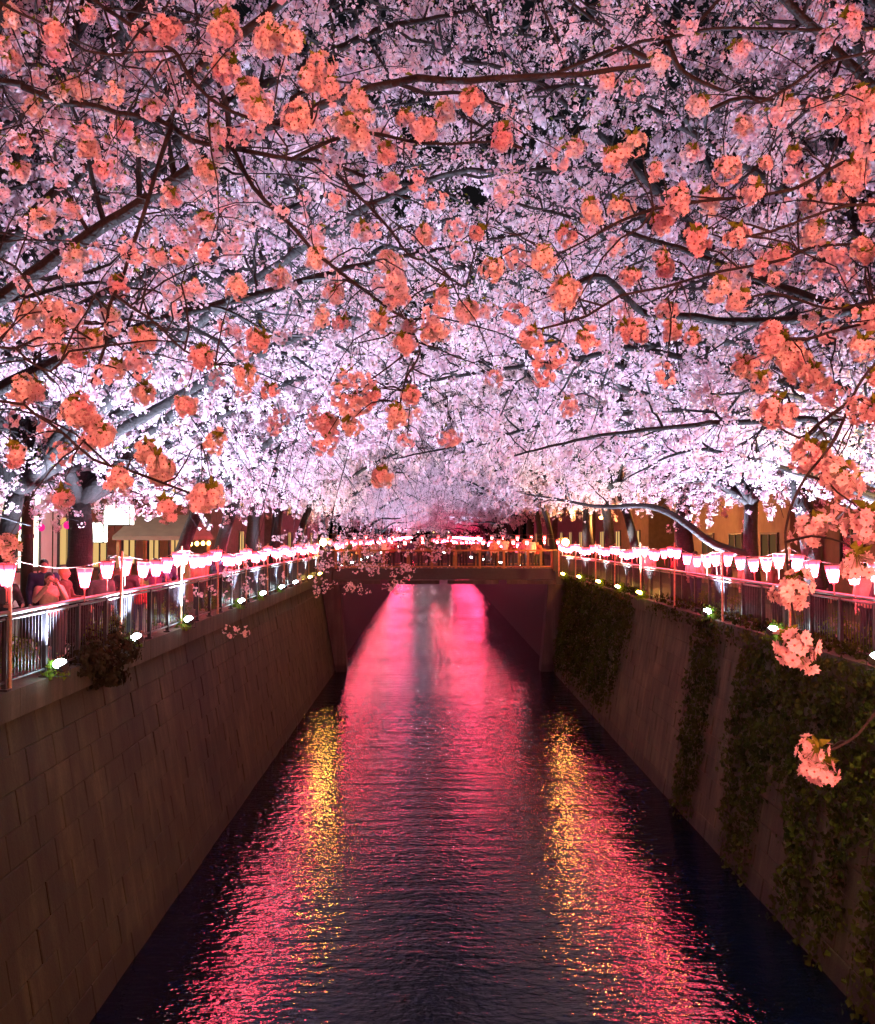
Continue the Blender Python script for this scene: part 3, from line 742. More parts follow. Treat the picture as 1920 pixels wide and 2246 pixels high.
# five trees are grown; the others along the banks are copies of these
def bank_tree(seed, x, y, face, label, group, kind='far', limbs=None, trunk=None, r0=.21, zmin=2.9, near=3.4, river=4, rise=1.0, reach=1.0, **kw):
    rg = np.random.default_rng(seed); t, l = gen_limbs(rg, river, rise, reach)
    if trunk is not None:
        t = catmull(trunk, .2); l = [[t[-1]] + [t[-1] + (np.array(q_) - l[0][0]) for q_ in lb[1:]] for lb in l]
    if limbs is not None: l = limbs + l
    root = thing('cherry_tree', label, 'cherry tree', (x, y, 0), 0 if face > 0 else math.pi, group)
    lt, tw, cl = grow(rg, t, l, r0, bank_keep(x, y, face, zmin, near), **kw)
    tree_parts(root, t, r0, lt, tw, cl, kind, seed)
    return root, len(cl)
GB = {-1: 'cherry trees along the left bank', 1: 'cherry trees along the right bank'}
ncl = []
tA, n = bank_tree(11, -7.6, 19.0, 1, 'large dark cherry trunk forking above the crowd on the left bank', GB[-1],
    trunk=[[0, 0, -.05], [-.02, .05, 1.2], [.05, 0, 2.2], [.0, 0, 3.0]], r0=.27, rise=1.25,
    limbs=[[[0, 0, 3.0], [-.45, .1, 3.7], [-.85, .1, 4.6], [-1.0, .2, 6.2]], [[0, 0, 3.0], [.25, 0, 3.9], [.5, .1, 5.2], [1.5, .3, 7.0]]]); ncl.append(n)
tB, n = bank_tree(12, 8.45, 22.9, -1, 'red lit cherry trunk with a long low limb over the river, right bank', GB[1],
    trunk=[[0, 0, -.05], [.0, .02, 1.0], [.05, 0, 2.0], [.02, 0, 3.1]], r0=.20, rise=1.25,
    limbs=[[[.05, 0, 1.7], [1.1, .1, 2.05], [2.5, .2, 2.95], [4.0, .2, 3.0], [6.1, .3, 3.35]]]); ncl.append(n)
tC, n = bank_tree(13, -7.1, 24.0, 1, 'cherry tree leaning towards the river behind the third lit pole, left bank', GB[-1],
    trunk=[[0, 0, -.05], [.15, 0, 1.2], [.45, .1, 2.3], [.9, .1, 3.4]], r0=.19, rise=1.25); ncl.append(n)
tD, n = bank_tree(14, 8.4, 19.0, -1, 'slanting grey cherry trunk at the right edge behind the railing', GB[1],
    trunk=[[0, 0, -.05], [.05, 0, 1.4], [.25, 0, 2.8], [.65, 0, 4.0]], r0=.21, rise=1.25); ncl.append(n)
# copies: (source, x, y, face, turn, label)
cop = [(tD, -7.1, 13.3, 1, .15, 'dark cherry trunk leaning in from the left edge before the lit signs'),
       (tC, -7.2, 29.2, 1, -.3, 'cherry tree beside the small amber stall on the left bank'),
       (tA, -7.1, 35.0, 1, .2, 'cherry tree just past the small amber stall, left bank'),
       (tD, -7.2, 40.5, 1, -.2, 'second cherry tree before the footbridge on the left bank'),
       (tC, -7.2, 46.0, 1, .25, 'last cherry tree before the footbridge on the left bank'),
       (tC, 8.6, 14.2, -1, .1, 'cherry tree at the right edge whose trunk is out of view'),
       (tA, 8.6, 29.5, -1, -.2, 'cherry tree past the long low limb on the right bank'),
       (tC, 8.5, 35.5, -1, .15, 'cherry tree before the brown building corner on the right bank'),
       (tD, 8.5, 41.0, -1, -.12, 'second cherry tree before the footbridge on the right bank'),
       (tA, 8.4, 46.5, -1, .1, 'last cherry tree before the footbridge on the right bank')]
for k in range(10):
    y = YB + 9 + k * 7.2
    cop.append(((tA, tD, tC, tB)[k % 4], -7.2, y, 1, .2 * (-1) ** k, 'L')); cop.append(((tC, tD, tA, tB)[k % 4], 8.5, y + 2, -1, .2 * (-1) ** k, 'R'))
for k in range(14):
    y = 128 + k * 12.5
    cop.append(((tA, tD, tC, tB)[k % 4], -7.2, y, 1, .2, 'L')); cop.append(((tC, tD, tA, tB)[k % 4], 8.5, y + 4, -1, -.2, 'R'))
cop += [(tC, -7.4, 11.0, 1, -.25, 'high crown over the upper left, trunk outside the left edge'), (tA, 8.9, 12.0, -1, .3, 'high crown over the upper right, trunk outside the right edge')]
for k, x in enumerate((-7.0, -3.5, 0.0, 3.5, 7.0)): cop.append(((tA, tB, tC, tD, tA)[k], x, 302 + (k % 2) * 3, -1, 1.57, 'E'))
for src, x, y, face, turn, lab in cop:
    c = copy_tree(src); c.location = (x, y, 0); c.rotation_euler = (0, 0, (0 if face > 0 else math.pi) + turn)
    s_ = rng.uniform(.95, 1.12); c.scale = (s_, s_, s_ * (rng.uniform(1.12, 1.3) if y < YB else rng.uniform(1.15, 1.45)))
    far = lab in 'LRE'
    if lab == 'E': c['label'] = 'cherry tree at the distant bend closing the view up the river'; c['group'] = 'cherry trees at the river bend'; continue
    c['label'] = (f"floodlit cherry tree on the {'left' if lab == 'L' else 'right'} bank beyond the far footbridge") if far else lab
    c['group'] = (f"cherry trees beyond the footbridge, {'left' if lab == 'L' else 'right'} bank") if far else GB[-1 if face > 0 else 1]
# nearer trees whose trunks stand outside the frame
tN, n = bank_tree(21, -7.3, 8.8, 1, 'overhanging cherry crown reaching in from the upper left, trunk unseen', GB[-1], 'mid', zmin=3.8, near=5.6, river=6, rise=1.25, reach=1.22, cstep=.108, step2=.28, r0=.14); ncl.append(n)
for x, y, face, turn, sc_, lab in ((8.9, 9.8, -1, .12, 1.0, 'overhanging cherry crown reaching in from the upper right, trunk unseen'), (-7.6, 15.0, 1, -.15, 1.22, 'tall vaulted crown above the upper left middle, trunk beyond the left edge'), (9.1, 16.2, -1, .2, 1.25, 'tall vaulted crown above the upper right middle, trunk beyond the right edge')):
    c = copy_tree(tN); c.location = (x, y, 0); c.rotation_euler = (0, 0, (0 if face > 0 else math.pi) + turn); c.scale = (sc_, sc_, sc_ * 1.02); c['label'] = lab; c['group'] = GB[-face]
tK, n = bank_tree(31, 9.0, 13.0, -1, 'cherry tree sending low unlit mauve boughs across the middle of the river', GB[1], 'far', zmin=3.05, near=7.5, river=2, rise=.8, r0=.13, reach=.9, step2=.24,
    limbs=[[[.1, 0, 2.6], [1.6, -.4, 3.3], [4.2, -1.2, 4.3], [7.0, -1.6, 4.1], [9.6, -1.2, 3.5]], [[.1, 0, 2.6], [2.0, .6, 3.6], [4.6, 1.2, 4.8], [7.4, 1.0, 4.6], [10.4, .6, 4.2]], [[.1, 0, 2.6], [1.8, 1.2, 3.0], [3.8, 2.2, 3.6], [6.2, 2.4, 3.5], [8.0, 2.6, 3.2]]]); ncl.append(n)
print('clusters', ncl)

# ------------------------------------------------------------------ the two nearest trees, branch by branch
fore = {-1: thing('cherry_tree', 'nearest cherry tree hanging orange lit sprays into the left foreground', 'cherry tree', (-7.6, 3.2, 0), 0, GB[-1]),
        1: thing('cherry_tree', 'nearest cherry tree hanging orange lit sprays into the right foreground', 'cherry tree', (9.3, 3.4, 0), 0, GB[1])}
ftop = {-1: np.array([-7.2, 3.4, 3.6]), 1: np.array([8.9, 3.7, 3.4])}
def s(*a): return list(a)
branches = {  # photo pixels of the limbs, then depth at start and end, radius at start and end
 -1: [([(-420,150),(0,164),(47,177),(90,195),(126,209),(209,220),(253,235),(325,245),(372,264),(415,296),(505,314),(578,329),(640,340),(709,345),(800,380)], 5.6, 5.2, .055, .012, 1),
      ([(-200,-260),(217,0),(253,25),(307,58),(361,90),(383,108),(408,155),(451,202),(505,235),(590,262),(680,270)], 4.6, 3.9, .032, .008, 1),
      ([(372,264),(347,340),(332,390),(321,433),(302,500),(285,550),(269,601),(249,644),(235,680),(228,760),(200,840)], 5.3, 4.7, .016, .008, 0),
      ([(249,644),(282,670),(325,698),(361,731),(404,769),(470,800)], 4.8, 4.6, .010, .005, 0),
      ([(505,314),(552,404),(607,462),(647,500),(680,540),(719,572),(766,608),(821,648),(857,677),(893,699),(907,728),(922,767),(904,804),(889,832),(878,883)], 5.2, 4.9, .016, .005, 0),
      ([(709,345),(785,423),(821,459),(860,505),(900,558),(929,565),(965,594),(1023,626)], 5.2, 5.0, .012, .005, 0),
      ([(-300,900),(-20,760),(60,790),(110,815),(150,770)], 4.4, 4.2, .016, .006, 1),
      ([(-300,950),(0,880),(80,910),(140,950),(210,1010),(280,1030),(360,1060),(440,1090)], 4.4, 4.2, .018, .006, 1),
      ([(-300,480),(-10,560),(60,620),(110,690),(160,720),(200,745)], 4.8, 4.5, .016, .006, 1),
      ([(640,340),(720,300),(800,280),(900,300),(990,305),(1075,300),(1150,315)], 4.6, 4.4, .012, .006, 0),
      ([(-300,-100),(40,20),(120,60),(180,100),(260,110)], 4.2, 4.2, .016, .006, 1)],
  1: [([(2250,20),(1990,38),(1836,45),(1713,43),(1576,43),(1471,65),(1417,72),(1330,110)], 6.0, 5.6, .045, .010, 1),
      ([(2250,60),(1990,85),(1920,98),(1858,112),(1814,123),(1760,166),(1680,210)], 5.0, 4.8, .025, .008, 1),
      ([(2250,110),(1990,150),(1920,170),(1858,188),(1821,202),(1767,213),(1641,199),(1560,230)], 6.4, 6.2, .06, .016, 1),
      ([(1471,65),(1439,108),(1406,101),(1367,87),(1280,123),(1182,159),(1100,165)], 5.8, 5.6, .024, .008, 0),
      ([(1471,65),(1493,123),(1515,145),(1554,166),(1600,185)], 5.8, 5.8, .022, .014, 0),
      ([(2250,500),(1990,525),(1872,529),(1793,536),(1739,561),(1670,576),(1591,590),(1530,605),(1461,626),(1363,645),(1290,690),(1190,718)], 4.6, 4.2, .026, .006, 1),
      ([(2300,600),(2000,640),(1800,690),(1602,700),(1533,690),(1461,688),(1417,681),(1385,655),(1349,616),(1310,600),(1230,640)], 9.2, 8.2, .12, .03, 1),
      ([(2250,640),(1990,690),(1920,702),(1822,727),(1778,740),(1700,735)], 4.0, 3.8, .020, .006, 1),
      ([(2250,640),(1990,650),(1920,659),(1836,673),(1768,655),(1706,637),(1640,650)], 4.6, 4.3, .018, .006, 1),
      ([(2250,700),(1990,760),(1916,807),(1872,879),(1840,960),(1774,1043),(1742,1104),(1729,1149),(1726,1189),(1735,1290)], 3.1, 2.9, .016, .004, 1),
      ([(1872,879),(1800,930),(1760,960),(1700,925)], 3.2, 3.4, .008, .004, 0),
      ([(2250,1250),(2000,1480),(1920,1560),(1880,1610),(1830,1640),(1790,1650)], 3.0, 2.9, .010, .004, 1),
      ([(2250,260),(1990,330),(1900,330),(1830,360),(1760,400),(1660,420),(1560,430),(1440,450)], 4.4, 4.0, .024, .007, 1),
      ([(2250,420),(1990,440),(1880,440),(1780,470),(1700,500),(1600,520)], 3.8, 3.8, .018, .006, 1),
      ([(1440,450),(1360,480),(1290,520),(1210,560)], 4.1, 4.2, .009, .004, 0)]}
# flower sprays seen in front: x, y, radius in a 1771 pixel wide view of the photo
anch = {-1: [(170,15,22),(150,170,30),(105,60,28),(15,110,26),(170,290,34),(240,255,25),(330,50,36),(460,45,55),(540,60,45),(590,65,32),(445,135,38),(490,180,42),(520,215,30),(600,235,42),(645,120,24),(625,150,26),(720,190,28),(725,270,28),(690,240,30),(665,170,24),(735,225,24),
      (345,395,28),(410,345,34),(415,440,32),(310,520,26),(235,575,20),(45,630,28),(115,655,30),(185,690,34),(215,640,26),(290,690,32),(150,830,38),(60,790,46),(175,850,40),(235,750,24),(290,800,32),(370,820,28),(405,720,30),(480,580,28),(560,560,26),(520,690,26),(495,760,24),(545,790,24),
      (295,925,46),(330,960,40),(240,970,30),(415,1000,42),(340,1030,32),(130,1005,26),(35,915,22),(210,880,28),(20,1105,22),(430,260,26),(300,210,24),(80,440,24),(150,520,24),(60,210,22),(30,340,26),(140,420,22),
      (770,645,30),(790,605,22),(875,665,26),(895,590,22),(950,630,32),(680,585,28),(640,520,24),(725,460,26),(730,815,22),(755,800,20),(835,800,24),(805,840,26),(665,860,26),(710,860,16),(770,965,22),(820,690,24),(690,650,22),(650,640,20),(860,470,22),(780,520,24),(790,360,24),(860,250,34),(900,220,30),(950,190,28),(1020,270,34),(820,230,28),(780,300,26)],
  1: [(1140,585,38),(1075,680,24),(1280,668,40),(1360,665,30),(1405,680,24),(1190,685,14),(1280,555,28),(1350,535,32),(1500,600,24),(1460,580,24),(1570,680,42),(1610,720,50),(1640,760,36),(1335,445,34),(1260,415,24),(1420,480,26),(1440,395,28),(1380,400,26),(1250,310,24),(1170,290,24),(1100,520,24),(1000,540,24),(965,465,26),(1290,280,22),(1740,240,34),(1745,340,46),(1755,490,30),(1510,240,28),(1600,200,28),(1530,380,28),(1700,380,36),(1620,300,28),(1510,85,24),(1600,840,30),(1570,830,22),(1650,920,42),(1720,985,44),(1650,1075,38),(1740,1140,36),(1605,1195,44),(1610,1315,22),(1640,1520,36),(1655,1555,28),(1755,830,26),(1700,955,30),(1755,1060,26),(1480,330,26),(1560,320,26),(1650,470,26),(1590,510,28),(1500,470,24),(1410,300,22),(1690,60,28),(1740,20,24),(1420,200,24),(1340,110,22),(1230,150,22),(1755,700,26),(1200,420,22),(1150,470,20)]}
TW = {-1: MB(), 1: MB()}; FR = {-1: [], 1: []}; nparts = {-1: 0, 1: 0}; extra = {-1: [], 1: []}
samples = {-1: [], 1: []}
def resample(px, d0, d1, r0, r1, off, side, rg):
    n = len(px); dd = np.linspace(d0, d1, n); pts = [P(u, v, Y) for (u, v), Y in zip(px, dd)]
    if off: pts = [ftop[side], (ftop[side] * .45 + pts[0] * .55) + [0, 0, .3]] + pts
    p = catmull(pts, .08); t_ = np.linspace(0, 1, len(p)); p = p + np.cumsum(rg.normal(0, .0035, p.shape), 0) * .8 * np.minimum(t_, 1 - t_)[:, None]
    return p, r0 + (r1 - r0) * t_ ** .7
for side in (-1, 1):
    rg = np.random.default_rng(300 + side); root = fore[side]; o0 = np.array(root.location)
    tr = MB(); tt = catmull([o0 + [0, 0, -.05], o0 + [.1 * -side, 0, 1.2], ftop[side]], .2) - o0; tr.tube(tt, np.linspace(.30, .2, len(tt)), 12); tr.build('trunk', M['bark'], root, True)
    for px, d0, d1, r0, r1, off in branches[side]:
        p, rad = resample(px, d0, d1, r0, r1, off, side, rg)
        mb = MB(); mb.tube(p - o0, rad, 7); mb.build('limb', M['bark'], root, True)
        samples[side].append(np.hstack([p, rad[:, None]]))
    S_ = np.vstack(samples[side])
    def put(p, scl):
        me = CL[rg.integers(len(CL))] if rg.random() < .6 else CLP[rg.integers(len(CLP))]
        if nparts[side] < 292:
            o = link('blossom_cluster', me, root); o.location = p - o0
            o.rotation_euler = (rg.normal(0, .45), rg.normal(0, .45), rg.uniform(0, 6.28)); o.scale = (scl,) * 3; nparts[side] += 1
        else: extra[side].append(p)
    def stem(a, b):
        t_ = np.linspace(0, 1, 6)[:, None]; q = a + (b - a) * t_; q[:, 2] += .12 * np.linalg.norm(b - a) * np.sin(math.pi * t_[:, 0]); q += rg.normal(0, .006, q.shape) * np.sin(math.pi * t_)
        TW[side].tube(q - o0, np.linspace(.005, .0022, 6), 4, 0, False)
    for x, y, r_ in anch[side]:
        u, v = x * 1.0841, y * 1.0841; rr = r_ * 1.0841
        # depth follows the nearest limb in the picture
        us = U0 + F * S_[:, 0] / S_[:, 1]; vs = V0 - F * (S_[:, 2] - CAMZ) / S_[:, 1]
        ok = S_[:, 1] < 6.6; dist = np.where(ok, np.hypot(us - u, vs - v), 1e9); i = int(dist.argmin()); Y = float(np.clip(S_[i, 1], 2.8, 5.2)) + rg.uniform(-.35, .25)
        c = P(u, v, Y); R3 = rr / F * Y
        n = max(1, int(round((R3 / .058) ** 2 * 1.25)))
        for k in range(n):
            d = rg.normal(size=3) * np.array([1, .7, .8]); d /= np.linalg.norm(d)
            q = c + (d * max(R3 - .05, 0) * rg.uniform(.3, 1.0) if n > 1 else 0)
            put(q, rg.uniform(.82, 1.1))
            if k == 0: top_ = q
            else: stem(c + [0, 0, R3 * .6], q + [0, 0, .04])
        d3 = np.linalg.norm(S_[:, :3] - c - [0, 0, .1], axis=1); j = int(d3.argmin()); stem(S_[j, :3], c + [0, 0, R3 * .6])
    # free side twigs
    for p4 in samples[side]:
        p = p4[:, :3]; tg = np.gradient(p, axis=0); tg /= np.linalg.norm(tg, axis=1)[:, None] + 1e-9
        for i in range(14, len(p) - 2, 4):
            if p[i, 1] > 7.5: 
                if i % 3: continue
            L = rg.uniform(.22, .75); b = side_shoot(p[i], tg[i], L, rg, .1, .35, 1.0, 6)
            vs = V0 - F * (b[:, 2] - CAMZ) / b[:, 1]
            if (b[:, 1] < 2.6).any() or (vs > 1090).any(): continue
            TW[side].tube(b - o0, np.linspace(.006, .002, 6), 4, 0, False)
            for k in range(rg.integers(1, 4)):
                c = side_shoot(b[rg.integers(2, 5)], tg[i], L * .5, rg, .0, .4, 1.0, 4); TW[side].tube(c - o0, np.linspace(.004, .0018, 4), 3, 0, False)
                if rg.random() < .45: FR[side].append(c[-1])
            if rg.random() < .55: FR[side].append(b[-1])
    for i in rg.permutation(len(p_all := np.vstack(samples[side])))[:330]:
        a = p_all[i, :3]
        if not (3.6 < a[1] < 7.0): continue
        b = a + rg.normal(0, 1, 3) * [.55, .55, .35] + [0, 1.0 * rg.random(), 0]
        v_ = V0 - F * (b[2] - CAMZ) / b[1]
        if b[1] < 3.9 or v_ > 1000: continue
        t_ = np.linspace(0, 1, 7)[:, None]; q = a + (b - a) * t_ + rg.normal(0, .02, (7, 3)) * np.sin(math.pi * t_); q[:, 2] += .15 * np.sin(math.pi * t_[:, 0]) * np.linalg.norm(b - a)
        TW[side].tube(q - o0, np.linspace(.006, .0025, 7), 4, 0, False)
        for k in range(rg.integers(1, 4)): extra[side].append(b + rg.normal(0, .06, 3) * (k > 0) - [0, 0, .03])
    cand = FR[side]; rg.shuffle(cand)
    for q in cand:
        if nparts[side] < 285: put(q - np.array([0, 0, .03]), rg.uniform(.7, 1.0))
        else: extra[side].append(q)
    tag(TW[side].build('twigs', M['twig'], root, True), kind='stuff')
    if extra[side]:
        E = np.array(extra[side]) - o0
        tag(mass(E, 'pom', 5).build('blossoms', [M['petal'], M['eye']], root), kind='stuff')
        tag(leaf_mass(E[::2] + [0, 0, .05], 6, .045, .011, 3).build('leaves', M['leaf_young'], root), kind='stuff')
print('foreground clusters', nparts, {k: len(v) for k, v in extra.items()})

WORD = ORD + ['seventeenth', 'eighteenth', 'nineteenth', 'twentieth', 'twenty first']
# low hanging sprays of the bank trees in front of the left wall and the bridge
for k, (x, y, Y) in enumerate([(430, 1197, 9), (487, 1278, 8.5), (505, 1190, 11), (543, 1165, 10), (650, 1185, 13), (722, 1186, 13), (800, 1188, 13), (826, 1148, 14), (765, 1130, 15), (700, 1130, 15), (480, 1150, 10), (590, 1120, 12), (900, 1110, 16), (870, 1125, 16), (690, 1095, 15), (735, 1085, 15), (780, 1095, 14), (850, 1095, 15), (830, 1080, 17), (940, 1085, 17), (660, 1140, 14), (745, 1150, 14), (620, 1085, 13), (560, 1085, 12), (890, 1085, 17), (1010, 1085, 18)]):
    c = P(x * 1.0841, y * 1.0841, Y); rg = np.random.default_rng(k)
    pts = [c + rg.normal(0, .07, 3) * [1.5, 1, .8] for _ in range(6 if x < 600 else 13)] + ([] if x < 600 else [c + np.array([rg.normal(0, .1), rg.normal(0, .1), rg.uniform(.15, .9)]) for _ in range(14)])
    twl = catmull([c + [.35 * rg.choice([-1, 1]), .3, 1.9], c + [.15, .2, 1.1], c + [.03, .05, .4], c], .15)
    mb = MB(); mb.tube(twl - c, np.linspace(.006, .002, len(twl)), 4)
    o = thing('blossom_spray', ['thin pendulous blossom spray hanging before the left wall and its railing', 'thin pendulous blossom spray hanging before the footbridge'][x > 600], 'blossom spray', tuple(c), 0, ['sprays before the left wall', 'sprays before the footbridge'][x > 600])
    o['_x'] = x
    mb.build('twig', M['twig'], o); tag(mass(np.array(pts) - c, 'mid', k).build('blossoms', [M['petal'], M['eye']], o), kind='stuff')

for g_, where in (('sprays before the left wall', 'before the left wall and its railing'), ('sprays before the footbridge', 'before the footbridge')):
    for k, o in enumerate(sorted((o for o in C.objects if o.get('group') == g_), key=lambda o: o['_x'])):
        o['label'] = f'pendulous mauve blossom spray, {WORD[k]} from the left hanging {where}'; del o['_x']
# ------------------------------------------------------------------ ivy and shrubs
def leaves_on(pts, nrm, size, seed, jitter=.55):
    rg = np.random.default_rng(seed); n = len(pts); mb = MB()
    N = nrm + rg.normal(0, jitter, (n, 3)); N /= np.linalg.norm(N, axis=1)[:, None]
    d = rg.normal(0, .6, (n, 3)) + [0, 0, -1.0]; d -= N * (d * N).sum(1)[:, None]; d /= np.linalg.norm(d, axis=1)[:, None]
    a = np.cross(N, d); l = (rg.uniform(.35, 1.45, n) * size)[:, None]
    V = np.stack([pts, pts + d * l * .4 - a * l * .48 + N * .01, pts + d * l + N * l * -.12, pts + d * l * .4 + a * l * .48 + N * .01, pts + d * l * .45 - N * l * .10], 1)
    b = np.arange(n)[:, None] * 5
    mb.add(V.reshape(-1, 3), np.concatenate([b + np.array([[0, 1, 2, 4]]), b + np.array([[0, 4, 2, 3]])])); return mb
def ivy(y0, y1, fn, dens, label, seed, thick=.26, size=.10):
    rg = np.random.default_rng(seed); n = int((y1 - y0) * SLEN * dens)
    Y = rg.uniform(y0, y1, n); d = rg.uniform(-.45, SLEN, n)
    lim = np.array([fn(a) for a in Y]) * (1 + .08 * np.sin(Y * 7) + .05 * np.sin(Y * 17)) + rg.normal(0, .12, n)
    edge = np.minimum(Y - y0, y1 - Y) > .12 * np.sin(d * 4 + seed) ** 2 + np.clip(d - 2.5, 0, 3) * .10
    k = (d < lim) & edge; Y, d = Y[k], d[k]
    nrm = np.array([-1, 0, BAT]) / math.sqrt(1 + BAT * BAT)
    lump = .5 + .5 * np.sin(Y * 4.1 + np.sin(d * 2.3) * 2) * np.sin(d * 3.1 + Y)
    off = rg.uniform(.0, 1, len(Y)) * thick * (.4 + lump) + np.where(d < .3, .12, 0)
    pts = np.stack([wall_frame(1, 0, 0)[0] - BAT * np.clip(d, 0, 9) / math.sqrt(1 + BAT ** 2) + nrm[0] * off - np.where(d < 0, d * .6, 0) * -1, Y, -d / math.sqrt(1 + BAT ** 2) + nrm[2] * off], 1)
    top = d < 0; pts[top, 0] = XR - .12 + (-d[top]) * .9; pts[top, 2] = .05 + rg.uniform(0, .28, top.sum())
    o0 = np.array([XR, y0, 0]); mb = leaves_on(pts - o0, nrm, size, seed)
    o = mb.build('ivy', M['leaf_dark']); o.location = o0; tag(o, label, 'ivy', 'ivy curtains on the right wall'); return o
ivy(32.5, 48.8, lambda y: 4.6 if y > 35 else 3.0 + 1.5 * math.sin(y * 3) , 190, 'wide dark ivy sheet on the right wall before the footbridge', 1, size=.11)
ivy(22.7, 24.9, lambda y: 5.3, 260, 'narrow ivy curtain between two bare block panels, right wall', 2)
ivy(24.9, 30.0, lambda y: .25, 160, 'thin ivy fringe along the coping left of the narrow curtain', 8)
ivy(18.6, 21.3, lambda y: 5.2 - max(0, y - 20.4) * 2.5, 270, 'broad ivy curtain below the floodlight right of the bare panel', 3)
ivy(21.3, 22.7, lambda y: .35, 200, 'short ivy fringe on the coping between two curtains', 9)
ivy(13.2, 18.6, lambda y: 2.9 + (2.2 if (17.3 > y > 16.2 or 15.7 > y > 14.9 or y < 14.2) else 0), 300, 'thick ivy mass with hanging tongues at the right edge of the wall', 4, .34)

def shrub(c, r_, n, mat, label, size, seed, group=None, cat='shrub', squash=.7):
    rg = np.random.default_rng(seed); d = rg.normal(size=(n, 3)); d /= np.linalg.norm(d, axis=1)[:, None]; d[:, 2] = np.abs(d[:, 2])
    rad = rg.uniform(.35, 1, n) ** .5 * (1 + .25 * np.sin(d[:, 0] * 5 + seed) * np.sin(d[:, 1] * 6))
    pts = d * rad[:, None] * np.array([r_, r_ * 1.2, r_ * 2 * squash])
    o = thing('shrub', label, cat, tuple(c), 0, group)
    tag(leaves_on(pts, d, size, seed).build('foliage', mat, o), kind='stuff')
    mb = MB()
    for k in range(5):
        q = pts[rg.integers(n)] * .8; mb.tube([[0, 0, 0], q * .5 + [0, 0, .05], q], [.012, .008, .003], 4)
    mb.build('stem', M['twig'], o); return o
shrub((XL + .10, 15.6, -.12), .42, 800, M['leaf_purple'], 'dark purplish shrub spilling over the left coping', .085, 1)
shrub((XL + .08, 17.0, -.14), .48, 900, M['leaf_purple'], 'brownish bush on the left coping beside the second floodlight', .085, 2)
shrub((XL + .2, 16.2, -.45), .40, 700, M['leaf_purple'], 'trailing growth hanging from the left coping below the railing', .08, 3)
for k, y in enumerate(left_floods[:6]): shrub((XL + .15, y + .16, .0), .22, 200, M['leaf_green'], f'green weeds lit beside the {ORD[k]} floodlight of the left coping', .06, 20 + k, 'weeds beside the floodlights', 'plant')
for k, y in enumerate(right_floods): shrub((XR - .15 + bend(1, y), y + .14, .0), .26, 240, M['leaf_green'], f'green leaves lit beside the {ORD[k]} floodlight of the right coping', .07, 40 + k, 'weeds beside the floodlights', 'plant')
for k, y in enumerate((13.2, 15.0, 18.6, 20.0, 22.6, 24.4, 27.0, 30)): shrub((LX - .75 - .2 * (k % 2), y, 0), .42, 500, M['leaf_green'], f'rounded green bush behind the left railing, {ORD[k]} from the near end', .06, 60 + k, 'bushes behind the left railing')
for k, y in enumerate((15.2, 16.6, 18.0, 20.2, 24.6, 27.8)): shrub((RX + .65 + .2 * (k % 2), y, 0), .45, 500, M['leaf_green'], f'leafy bush behind the right railing, {ORD[k]} from the near end', .07, 80 + k, 'bushes behind the right railing')

# ------------------------------------------------------------------ buildings
def building(name, label, x, y0, y1, depth, h, mat, face, floors, bays, win, seams=0, lit=()):
    """front face at x looking towards the river (face = +1 looks to +x)"""
    o = thing(name, label, 'building', (x, y0, 0)); L = y1 - y0
    mb = MB(); mb.box((-face * depth / 2, L / 2, h / 2), (depth, L, h)); mb.build('wall', mat, o)
    mb = MB(); mb.box((-face * depth / 2, L / 2, h + .12), (depth + .4, L + .4, .24)); mb.build('roof', M['bridge_conc'], o)
    fh = h / floors
    for f in range(floors):
        for b in range(bays):
            yc = (b + .5) * L / bays; zc = (f + .55) * fh; ww, wh = min(1.6, L / bays * .55), fh * .46
            fr = MB()
            for dz in (-1, 1): fr.box((face * .04, yc, zc + dz * wh / 2), (.10, ww + .12, .07))
            for dy in (-1, 0, 1): fr.box((face * .035, yc + dy * ww / 2, zc), (.09, .06, wh - .07))
            w_ = fr.build('window', M['black'], o)
            pn = MB(); pn.box((face * .012, yc, zc), (.02, ww, wh)); pn.build('pane', lit.get((f, b), win) if lit else win, w_)
            sl = MB(); sl.box((face * .09, yc, zc - wh / 2 - .07), (.2, ww + .3, .06)); sl.build('sill', M['bridge_conc'], w_)
    for k in range(seams):
        mb = MB(); mb.box((face * .012, (k + .5) * L / seams, h / 2), (.024, .05, h - .1)); mb.build('seam', M['bridge_conc'], o)
    return o
M['pale'] = simple('pale_cladding', (.62, .58, .62), .6, 0, .06, 2)
M['tan'] = simple('tan_render', (.17, .125, .085), .8, 0, .15, 3)
M['brown'] = simple('brown_render', (.13, .085, .055), .8, 0, .2, 3)
M['greyb'] = simple('grey_render', (.25, .23, .22), .8, 0, .2, 3)
M['glass_dark'] = simple('dark_glass', (.02, .022, .03), .1, 0, .1, bmp=0)
building('shop_building', 'pale clad building with bright shop front behind the left trees', -13.0, 17.5, 33.0, 8, 7.5, M['pale'], 1, 2, 5, M['glass_dark'], 14, {(0, 0): M['shop_light'], (0, 1): M['shop_light'], (0, 2): M['shop_light'], (0, 3): M['shop_light'], (1, 1): M['win_warm'], (0, 4): M['win_warm']})
building('apartment_building', 'tall grey building before the pale shop at the left edge', -14.5, 6, 17, 9, 11, M['greyb'], 1, 4, 4, M['win_dim'])
building('apartment_building', 'brown building beyond the pale shop, left bank', -13.5, 34, 48, 9, 9, M['brown'], 1, 3, 4, M['win_warm'])
building('apartment_building', 'amber lit brown building behind the right bank trees', 14.0, 14.0, 31.0, 9, 10, M['brown'], -1, 3, 4, M['glass_dark'])
building('apartment_building', 'tan building beyond the amber lit one, right bank', 13.2, 32.0, 47.0, 9, 9, M['tan'], -1, 3, 4, M['win_dim'])
